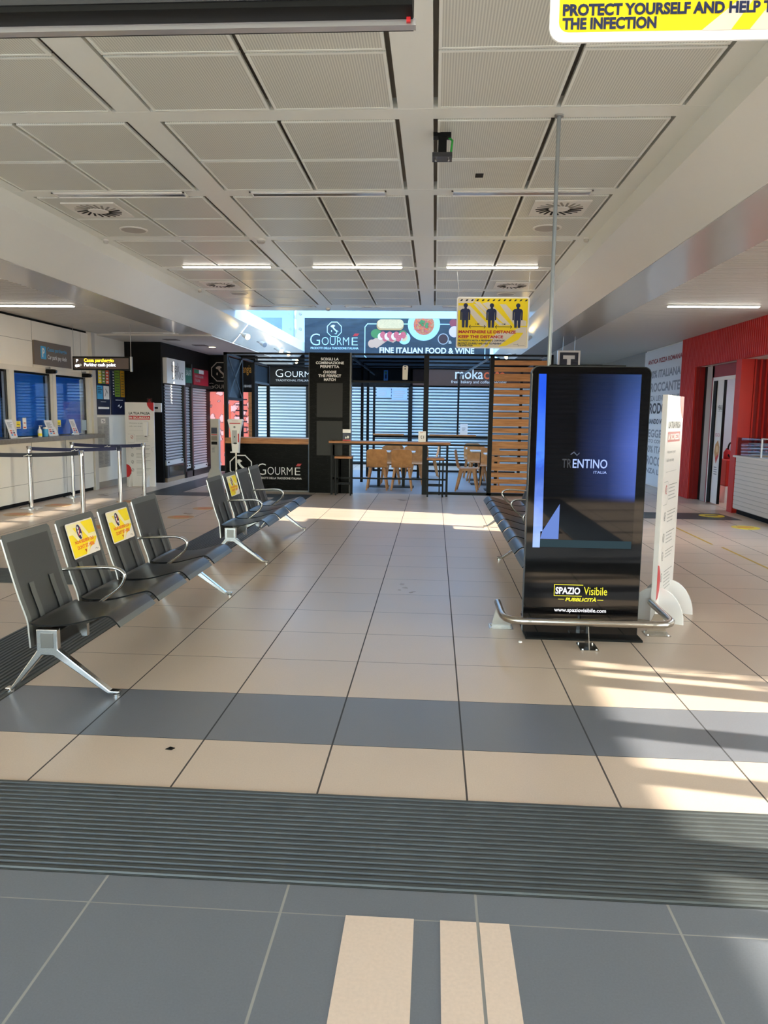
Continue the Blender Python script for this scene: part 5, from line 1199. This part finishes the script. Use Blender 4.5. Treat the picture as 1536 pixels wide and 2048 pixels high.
def belt(k1, k2, lab, m):
    (x0, y0), (x1, y1) = posts[k1], posts[k2]; d = unit(Vector((x1-x0, y1-y0, 0))); L = math.hypot(x1-x0, y1-y0)
    n = 10; b = MB(); vs = []
    for i in range(n+1):
        u = i/n; p = Vector((x0, y0, 0))+d*(0.04+u*(L-0.08)); s_ = -0.02*4*u*(1-u)
        q = d.cross(Z_)*0.001
        vs += [p+Z_*(0.89+s_)-q, p+Z_*(0.945+s_)-q, p+Z_*(0.945+s_)+q, p+Z_*(0.89+s_)+q]
    fs = []
    for i in range(n):
        for j in range(4): fs.append((4*i+j, 4*i+(j+1) % 4, 4*i+4+(j+1) % 4, 4*i+4+j))
    b.add(vs, fs, m); o = b.build('queue_belt'); tag(o, lab, 'belt', 'navy belts between the queue posts')
    mid = Vector((x0, y0, 0))+d*(L*0.5); a = Art(mid+Z_*0.885, d, Z_, 0.003); a.line([(-0.05, 0.0), (-0.02, 0.006), (0.0, 0.02), (0.01, 0.0), (0.05, 0.012)], 0.008, p_white, 1); a.build('logo', o)
bm_d = M('belt_navy_dark', (22, 26, 44), 0.6); bm = M('belt_navy', (20, 28, 72), 0.6)
belt('f', 'c', 'dark belt coming in from the picture edge to the nearest queue post', bm_d); belt('a', 'd', 'navy belt in the middle queue line', bm); belt('b', 'e', 'navy belt in the far queue line in front of the information stand', bm)

# ---- floor stickers and tape
def sticker(x, y, r, c, lab, fc=None):
    b = MB(); b.lathe((x, y, 0.0), [(r, 0), (r, 0.0025)], c, 28); o = b.build('floor_sticker'); tag(o, lab, 'floor sticker', 'round floor stickers')
    a = Art((x, y, 0.0025), X_, Y_, 0.0006); a.rect(-r*0.6, -r*0.12, r*0.6, r*0.12, fc or p_black); a.line([(-r*0.5, r*0.4), (r*0.5, r*0.4)], r*0.12, fc or p_black); a.build('print', o)
stick_o = M('sticker_orange', (206, 160, 104), 0.4)
sticker(-6.0, 10.64, 0.2, stick_o, 'faded orange floor sticker by the pay desk, nearer one', p_orange); sticker(-5.97, 11.78, 0.2, stick_o, 'faded orange floor sticker by the pay desk, farther one', p_orange)
sticker(-3.62, 10.73, 0.19, stick_o, 'faded orange floor sticker left of the far bench back, nearer one', p_orange); sticker(-3.58, 11.77, 0.19, stick_o, 'faded orange floor sticker left of the far bench back, farther one', p_orange); sticker(-4.4, 9.6, 0.19, stick_o, 'faded orange floor sticker behind the near bench backs', p_orange); sticker(-5.1, 12.45, 0.19, stick_o, 'faded orange floor sticker beside the middle queue posts', p_orange)
b = MB(); b.lathe((4.37, 12.2, 0.003), [(0.19, 0), (0.19, 0.0025)], yellow, 28); o = b.build('floor_sticker'); tag(o, 'yellow round floor sticker on the dark mat at the red shop', 'floor sticker', 'round floor stickers'); a = Art((4.37, 12.2, 0.0055), X_, Y_, 0.0006); a.rect(-0.1, -0.03, 0.1, 0.03, p_black); a.build('print', o)
sticker(4.4, 10.95, 0.19, yellow, 'yellow round floor sticker on the beige tiles at the red shop', p_orange)
b = MB(); ty = M('tape_ochre', (196, 158, 44), 0.5); b.box((3.38, 9.4, 0), (3.41, 12.4, 0.0015), ty); b.box((3.43, 6.5, 0), (3.46, 9.2, 0.0015), ty); tag(b.build('floor_tape'), 'thin yellow tape line along the floor near the red shop', 'tape')

# ---- gel dispensers in front of the stall
t = thing('sanitizer_totem', 'slim grey hand gel totem standing left of the food stall', 'stand', (-4.4, 15.2, 0))
tg = M('totem_grey', (198, 192, 184), 0.4)
b = MB(); b.box((-4.485, 15.18, 0.1), (-4.31, 15.3, 1.375), tg); b.build('column', t, bevel=0.01)
b = MB(); b.prism([(-4.4+0.17*math.cos(PI*k/14), 15.17, 0.44*math.sin(PI*k/14)) for k in range(15)], (0, 0.03, 0), tg); b.box((-4.57, 15.1, 0), (-4.23, 15.45, 0.02), tg); b.build('foot', t)
a = Art((-4.485, 15.18, 0.1), X_, Z_); a.rect(0.02, 0.98, 0.14, 1.1, navy); a.rect(0.02, 0.95, 0.14, 0.965, p_red); a.rect(0.02, 0.84, 0.14, 0.93, M('totem_taupe', (140, 128, 118), 0.4)); a.rect(0.02, 0.76, 0.14, 0.82, black); a.lines(0.03, 0.6, 0.12, 0.72, 5, p_grey); a.build('print', t)
t = thing('sanitizer_dispenser', 'white flared hand gel dispenser on a steel post before the stall counter', 'dispenser', (-3.67, 14.05, 0))
b = MB(); b.prism([(-3.67-0.06, 14.0, 0.78), (-3.67+0.06, 14.0, 0.78), (-3.67+0.09, 14.0, 1.15), (-3.67+0.145, 14.0, 1.37), (-3.67+0.12, 14.0, 1.385), (-3.67-0.12, 14.0, 1.385), (-3.67-0.145, 14.0, 1.37), (-3.67-0.09, 14.0, 1.15)], (0, 0.1, 0), sign_white); b.build('housing', t, bevel=0.01)
a = Art((-3.67, 14.0, 0.78), X_, Z_); a.rect(-0.1, 0.52, 0.1, 0.535, p_red); a.rect(-0.06, 0.57, 0.06, 0.575, p_red); a.rect(-0.055, 0.15, 0.035, 0.4, p_lgrey); a.rect(0.05, 0.18, 0.075, 0.34, p_red); a.disc(-0.01, 0.46, 0.02, p_grey); a.disc(-0.01, 0.28, 0.012, p_black, 1); a.disc(0.0, 0.16, 0.035, p_black, 1, 0.016); a.build('print', t)
b = MB(); b.tube([(-3.67, 14.06, 0.02), (-3.67, 14.06, 0.8)], 0.02, steel, 12); b.build('post', t, smooth=60)
b = MB(); b.box((-3.76, 13.98, 0.765), (-3.6, 14.06, 0.785), sign_white); b.build('drip_tray', t); b = MB(); b.lathe((-3.67, 14.06, 0), [(0.15, 0), (0.15, 0.012), (0.02, 0.02)], steel, 20); b.build('base', t, smooth=30)

# ---- food stall
SX0, SX1, SY0, SY1, SZ = -4.03, 2.18, 14.6, 20.45, 2.645
t = thing('pavilion', 'black steel frame pavilion of the food stall with open roof beams', 'pavilion', (-0.9, 17.5, 0))
def post(x, y, z0=0.0, z1=SZ, w_=0.07):
    b = MB(); b.box((x-w_/2, y, z0), (x+w_/2, y+w_, z1), black_steel); b.build('post', t)
for y in (14.6, 15.76, 16.85, 18.36): post(-4.0, y)
post(-2.345, 14.6, w_=0.05); post(-0.165, 14.55, w_=0.095); post(1.06, 14.6, w_=0.08); post(2.15, 14.6)
for y in (17.0, 18.47, 20.4): post(-1.6, y, z1=SZ if y < 20 else 2.3, w_=0.06)
post(0.62, 20.4, 0.9, w_=0.05, z1=2.6); post(2.15, 17.0); post(2.15, 19.5)
for y in (14.6, 15.76, 16.85, 18.2):
    b = MB(); b.box((SX0, y, SZ-0.035), (SX1, y+0.05, SZ), black_steel); b.build('roof_beam', t)
for x in (-4.03, -1.63, 2.12):
    b = MB(); b.box((x, SY0, SZ-0.05), (x+0.05, 18.3, SZ-0.01), black_steel); b.build('roof_rail', t)
b = MB(); b.box((-4.03, 14.67, 1.745), (-3.97, 15.76, 1.8), black_steel); b.build('side_rail', t)
for (y0, z0), (y1, z1) in (((14.7, 1.8), (15.74, 2.57)), ((14.7, 2.57), (15.74, 1.8))):
    b = MB(); b.bar((-3.97, y0, z0), (-3.97, y1, z1), 0.018, 0.018, M('brace_steel', (92, 100, 104), 0.35, metal=0.5)); b.build('cross_brace', t)
b = MB(); b.box((-4.02, 14.67, 1.8), (-4.01, 15.76, 2.57), M('panel_navy', (24, 32, 40), 0.3)); b.build('top_panel', t); b = MB(); b.box((-4.02, 16.92, 2.2), (-4.01, 18.36, 2.57), MATS['panel_navy']); b.build('top_panel', t)
b = MB(); b.box((-4.03, 16.92, 2.16), (-3.97, 18.36, 2.2), M('rail_lit', (60, 66, 70), 0.4)); b.build('side_rail', t)
b = MB(); b.box((-1.57, 14.6, 2.1), (-0.2, 14.65, 2.14), black_steel); b.build('header_rail', t)
b = MB(); b.box((-1.57, 14.63, 2.14), (-0.2, 14.637, 2.57), glassmat('glass_smoke', (0.35, 0.36, 0.38))); b.build('header_glass', t)
b = MB(); b.box((-0.165, 14.6, 0.0), (2.18, 14.67, 0.05), black_steel); b.build('floor_rail', t)
b = MB(); b.box((0.3, 14.62, 0.93), (1.06, 14.66, 0.965), black_steel); b.build('mid_rail', t)
b = MB(); b.box((-1.6, 20.4, 0.9), (2.15, 20.45, 0.96), black_steel); b.box((-1.6, 20.4, 0.0), (2.15, 20.45, 0.05), black_steel); b.box((-1.6, 20.4, 0.3), (2.15, 20.44, 0.34), black_steel); b.build('back_rail', t)
b = MB(); b.box((-0.12, 20.2, 0.96), (1.1, 20.55, 1.0), wood); b.box((-1.6, 20.2, 0.96), (-0.8, 20.55, 1.0), wood); b.build('back_shelf', t)
b = MB(); b.bar((0.98, 14.65, 2.56), (0.66, 20.4, 2.54), 0.03, 0.03, MATS['brace_steel']); b.bar((-1.57, 14.65, 2.56), (-1.6, 20.4, 2.54), 0.03, 0.03, MATS['brace_steel']); b.build('roof_tie', t)
# counter with logo
t = thing('stall_counter', 'black marble stall counter with a white octagon map logo and oak top', 'counter', (-3.2, 14.7, 0))
b = MB(); b.box((-3.995, 14.56, 0.03), (-2.4, 15.1, 0.92), marble); b.build('front', t)
b = MB(); b.box((-3.99, 14.58, 0.0), (-2.4, 15.1, 0.03), p_grey); b.build('plinth', t)
b = MB(); b.box((-4.0, 14.52, 0.92), (-2.385, 15.2, 1.025), wood); b.build('counter_top', t)
a = Art((-3.995, 14.56, 0.03), X_, Z_); italy(a, 0.285, 0.45, 0.225, p_white); gourme(a, 0.6, 0.29, 0.88, 0.22, p_white, p_red); a.text('PRODOTTI DELLA TRADIZIONE ITALIANA', 0.6, 0.21, 0.87, 0.04, p_white, 1, bold=0.01); a.build('lettering', t)
# tall black menu column
t = thing('menu_column', 'tall black menu column with SCEGLI LA COMBINAZIONE PERFETTA lettering', 'column', (-1.97, 14.6, 0))
b = MB(); b.box((-2.37, 14.5, 0.0), (-1.575, 14.62, 2.645), marble); b.build('body', t)
b = MB(); b.box((-1.6, 14.495, 0.0), (-1.57, 14.63, 2.645), M('column_edge', (60, 58, 56), 0.3)); b.box((-2.378, 14.495, 0.0), (-2.37, 14.63, 2.645), MATS['column_edge']); b.build('edge_trim', t)
for z0, z1 in ((1.44, 2.08), (0.72, 1.37)):
    b = MB(); b.box((-2.225, 14.492, z0), (-1.735, 14.5, z1), dark_screen); b.build('menu_screen', t)
a = Art((-2.37, 14.5, 0), X_, Z_)
for st, z, wd_ in (('SCEGLI LA', 2.5, 0.34), ('COMBINAZIONE', 2.43, 0.53), ('PERFETTA', 2.36, 0.36), ('CHOOSE', 2.26, 0.25), ('THE PERFECT', 2.19, 0.43), ('MATCH', 2.12, 0.22)): a.text(st, 0.39, z, wd_, 0.05, p_white, 1, bold=0.03, align='c')
a.build('lettering', t)
# slatted oak screen
t = thing('slatted_screen', 'oak slatted screen at the right end of the food stall', 'screen', (1.6, 14.62, 0))
z = 0.06; k = 0
while z < 2.55:
    h_ = 0.135 if k % 3 == 0 else 0.085
    b = MB(); b.box((1.1, 14.6, z), (2.12, 14.63, min(z+h_, 2.57)), wood_slat); b.build('slat', t); z += h_+0.038; k += 1
b = MB(); b.box((2.12, 14.6, 0.05), (2.15, 14.67, 2.57), black_steel); b.build('upright', t)
# high table
t = thing('high_table', 'long oak topped high table with black legs at the stall front', 'table', (-0.8, 14.38, 0))
b = MB(); b.box((-1.955, 14.2, 0.968), (0.31, 14.545, 1.008), wood); b.build('table_top', t, bevel=0.004)
for x in (-1.9, 0.255):
    for y in (14.235, 14.51):
        b = MB(); b.box((x-0.018, y-0.018, 0), (x+0.018, y+0.018, 0.968), black_steel); b.build('leg', t)
    b = MB(); b.box((x-0.015, 14.235, 0.28), (x+0.015, 14.51, 0.31), black_steel); b.build('side_stretcher', t)
for x in (0.12, -1.77):
    b = MB(); b.box((x-0.012, 14.5, 0), (x+0.012, 14.524, 0.968), black_steel); b.build('leg', t)
b = MB(); b.box((-1.9, 14.495, 0.28), (0.25, 14.52, 0.31), black_steel); b.build('foot_rail', t)
b = MB(); b.box((-1.9, 14.25, 0.935), (0.25, 14.28, 0.968), black_steel); b.build('apron', t)
def stool(x, y, lab):
    t = thing('bar_stool', lab, 'stool', (x, y, 0), group='oak topped bar stools')
    b = MB(); b.box((-0.16, -0.15, 0.685), (0.16, 0.15, 0.725), wood); b.build('seat', t, world=False, bevel=0.004)
    for i in (-1, 1):
        for j in (-1, 1):
            b = MB(); b.box((i*0.14-0.013, j*0.13-0.013, 0), (i*0.14+0.013, j*0.13+0.013, 0.685), black_steel); b.build('leg', t, world=False)
    b = MB()
    for j in (-1, 1): b.box((-0.14, j*0.13-0.01, 0.2), (0.14, j*0.13+0.01, 0.225), black_steel)
    for i in (-1, 1): b.box((i*0.14-0.01, -0.13, 0.28), (i*0.14+0.01, 0.13, 0.305), black_steel)
    b.build('stretcher', t, world=False)
stool(-1.67, 14.02+0.22, 'bar stool under the table end before the black menu column'); stool(0.04, 14.26, 'bar stool under the other table end by the middle stall post')
def tent_card(x, y, z, w_, h_, lab, art, m=sign_white):
    t = thing('table_card', lab, 'card', (x, y, z), group='cards standing on the stall tables')
    b = MB(); b.prism([(x-w_/2, y, z), (x-w_/2, y+0.012, z+h_), (x-w_/2, y+0.016, z+h_), (x-w_/2, y+0.06, z), (x-w_/2, y+0.056, z)], (w_, 0, 0), m); b.build('card', t)
    a = Art((x-w_/2, y, z), X_, unit(Vector((0, 0.012, h_))), 0.001); art(a); a.build('print', t)
tent_card(-1.63, 14.3, 1.008, 0.15, 0.215, 'dark leaflet holder on the high table against the menu column', lambda a: (a.rect(0, 0.02, 0.15, 0.15, navy), a.rect(0, 0, 0.15, 0.025, p_red), a.disc(0.06, 0.06, 0.014, p_white, 1, 0.02), a.disc(0.1, 0.07, 0.018, p_white, 1, 0.025)))
tent_card(-0.22, 14.3, 1.008, 0.14, 0.2, 'white card with a small pictogram on the high table by the post', lambda a: (a.lines(0.03, 0.165, 0.11, 0.185, 2, p_red), a.disc(0.06, 0.09, 0.016, p_black, 1, 0.028), a.disc(0.066, 0.09, 0.012, sign_white, 2, 0.02), a.disc(0.09, 0.09, 0.014, p_black, 1, 0.026), a.disc(0.084, 0.09, 0.01, sign_white, 2, 0.02)))
tent_card(0.78, 20.3, 1.0, 0.2, 0.29, 'plain white card on the far shelf of the stall', lambda a: a.lines(0.05, 0.1, 0.15, 0.2, 3, p_lgrey))
t = thing('wall_device', 'white slim device hanging in the header glass of the stall', 'device', (-0.56, 14.6, 2.14))
b = MB(); b.prism([(-0.615, 14.56, 2.16), (-0.52, 14.56, 2.16), (-0.512, 14.56, 2.4), (-0.53, 14.56, 2.425), (-0.6, 14.56, 2.425), (-0.615, 14.56, 2.4)], (0, 0.05, 0), M('device_cream', (226, 218, 200), 0.35)); b.build('housing', t, bevel=0.008)
a = Art((-0.615, 14.56, 2.16), X_, Z_); a.rect(0.03, 0.235, 0.07, 0.25, black); a.disc(0.048, 0.2, 0.011, black); a.build('sensor', t)
b = MB(); b.tube([(-0.56, 14.6, 2.14), (-0.56, 14.6, 2.17)], 0.01, black_steel, 8); b.build('mount', t)
b = MB(); b.box((-1.26, 19.0, 2.33), (-1.16, 19.02, 2.58), M('pouch_blue', (84, 140, 196), 0.4)); o = b.build('hanging_tag'); tag(o, 'small blue and green tag hanging from a stall roof beam', 'tag'); a = Art((-1.26, 19.0, 2.33), X_, Z_); a.rect(0.03, 0.05, 0.07, 0.15, p_navy); a.rect(0.02, 0.17, 0.08, 0.22, leaf); a.build('print', o)
for x0, x1, z0, z1, lab in ((-1.73, -1.3, 2.0, 2.28, 'pale blue painted reflection on the far shutter, left of two'), (-1.28, -0.82, 1.94, 2.28, 'pale blue painted reflection with a leaf drawing on the far shutter, right of two')):  # painted glass reflections on the shutter, put in as pale sheets
    b = MB(); b.box((x0, FY-0.045, z0), (x1, FY-0.035, z1), M('reflection_sky', (160, 186, 222), 0.5)); o = b.build('notice_or_reflection'); tag(o, lab, 'notice', 'painted reflections on the far shutter')
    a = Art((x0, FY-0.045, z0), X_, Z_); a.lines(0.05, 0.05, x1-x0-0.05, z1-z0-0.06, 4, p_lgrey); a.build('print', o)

# ---- stall tables and chairs
def make_chair():
    t = thing('dining_chair', 'x', 'chair', (0, 0, 0), group='wooden stall chairs')
    prof = [(-0.272, 0.825), (-0.252, 0.70), (-0.228, 0.57), (-0.205, 0.49), (-0.16, 0.455), (0.0, 0.452), (0.16, 0.458), (0.22, 0.448)]
    b = MB(); b.sheet([(x, z) for x, z in prof][::-1], -0.205, 0.205, 0.013, ply, 8, round_end=0.07); 
    b.v = [(y_, x_, z_) for x_, y_, z_ in b.v]; b.f = [f[::-1] for f in b.f]
    b.build('shell', t, world=False, smooth=45)
    for i in (-1, 1):
        for y0, y1 in ((0.12, 0.2), (-0.13, -0.23)):
            b = MB(); b.bar((i*0.14, y0, 0.44), (i*0.205, y1, 0.0), 0.05, 0.065, ply, up=(0, 1, 0), w2=0.026, h2=0.028); b.build('leg', t, world=False)
        b = MB(); b.bar((i*0.14, -0.15, 0.43), (i*0.14, 0.15, 0.43), 0.035, 0.04, ply); b.build('side_rail', t, world=False)
    return t
ch0 = make_chair()
CH = [(-1.12, 15.38, 0, 'wooden stall chair with its back to the hall, left of the front pair'), (-0.63, 15.44, 0, 'wooden stall chair with its back to the hall, right of the front pair'),
      (-0.93, 16.62, PI, 'wooden stall chair facing the hall across the left front table'), (-0.44, 16.64, PI, 'wooden stall chair facing the hall across the right front table'),
      (-0.88, 17.5, 0, 'wooden stall chair in the second row behind the left table'), (-0.32, 17.5, 0, 'wooden stall chair in the second row behind the right table'),
      (-0.12, 18.9, math.radians(95), 'wooden stall chair turned sideways near the middle stall post'), (0.70, 15.46, math.radians(-97), 'wooden stall chair turned sideways facing the slatted screen'),
      (1.2, 16.38, math.radians(175), 'wooden stall chair beside the slatted screen, nearest of its row'), (1.0, 17.55, math.radians(185), 'wooden stall chair beside the slatted screen, middle of its row'), (0.95, 18.75, math.radians(180), 'wooden stall chair beside the slatted screen, farthest of its row')]
for i, (x, y, rz, lab) in enumerate(CH):
    if i == 0: ch0.location = (x, y, 0); ch0.rotation_euler = (0, 0, rz); ch0['label'] = lab
    else: dup(ch0, (x, y, 0), rz, lab)
def make_table():
    t = thing('cafe_table', 'x', 'table', (0, 0, 0), group='small white stall tables')
    b = MB(); b.box((-0.24, -0.29, 0.725), (0.24, 0.29, 0.75), white_top); b.build('table_top', t, world=False, bevel=0.003)
    b = MB(); b.box((-0.03, -0.03, 0.012), (0.03, 0.03, 0.725), black_steel); b.build('pedestal', t, world=False)
    b = MB(); b.box((-0.22, -0.2, 0.0), (0.22, 0.2, 0.014), black_steel); b.build('base_plate', t, world=False)
    b = MB(); b.box((-0.2, -0.03, 0.705), (0.2, 0.03, 0.725), black_steel); b.build('top_bracket', t, world=False)
    return t
tb0 = make_table()
for i, (x, y, lab) in enumerate(((-1.14, 16.0, 'white topped stall table of the front pair, left'), (-0.62, 16.0, 'white topped stall table of the front pair, right'), (-0.9, 18.15, 'white topped stall table of the back pair, left'), (-0.36, 18.15, 'white topped stall table of the back pair, right'), (1.27, 15.72, 'white topped stall table by the slatted screen, nearest'), (1.05, 16.95, 'white topped stall table by the slatted screen, middle'), (1.0, 18.12, 'white topped stall table by the slatted screen, farthest'))):
    if i == 0: tb0.location = (x, y, 0); tb0['label'] = lab
    else: dup(tb0, (x, y, 0), None, lab)
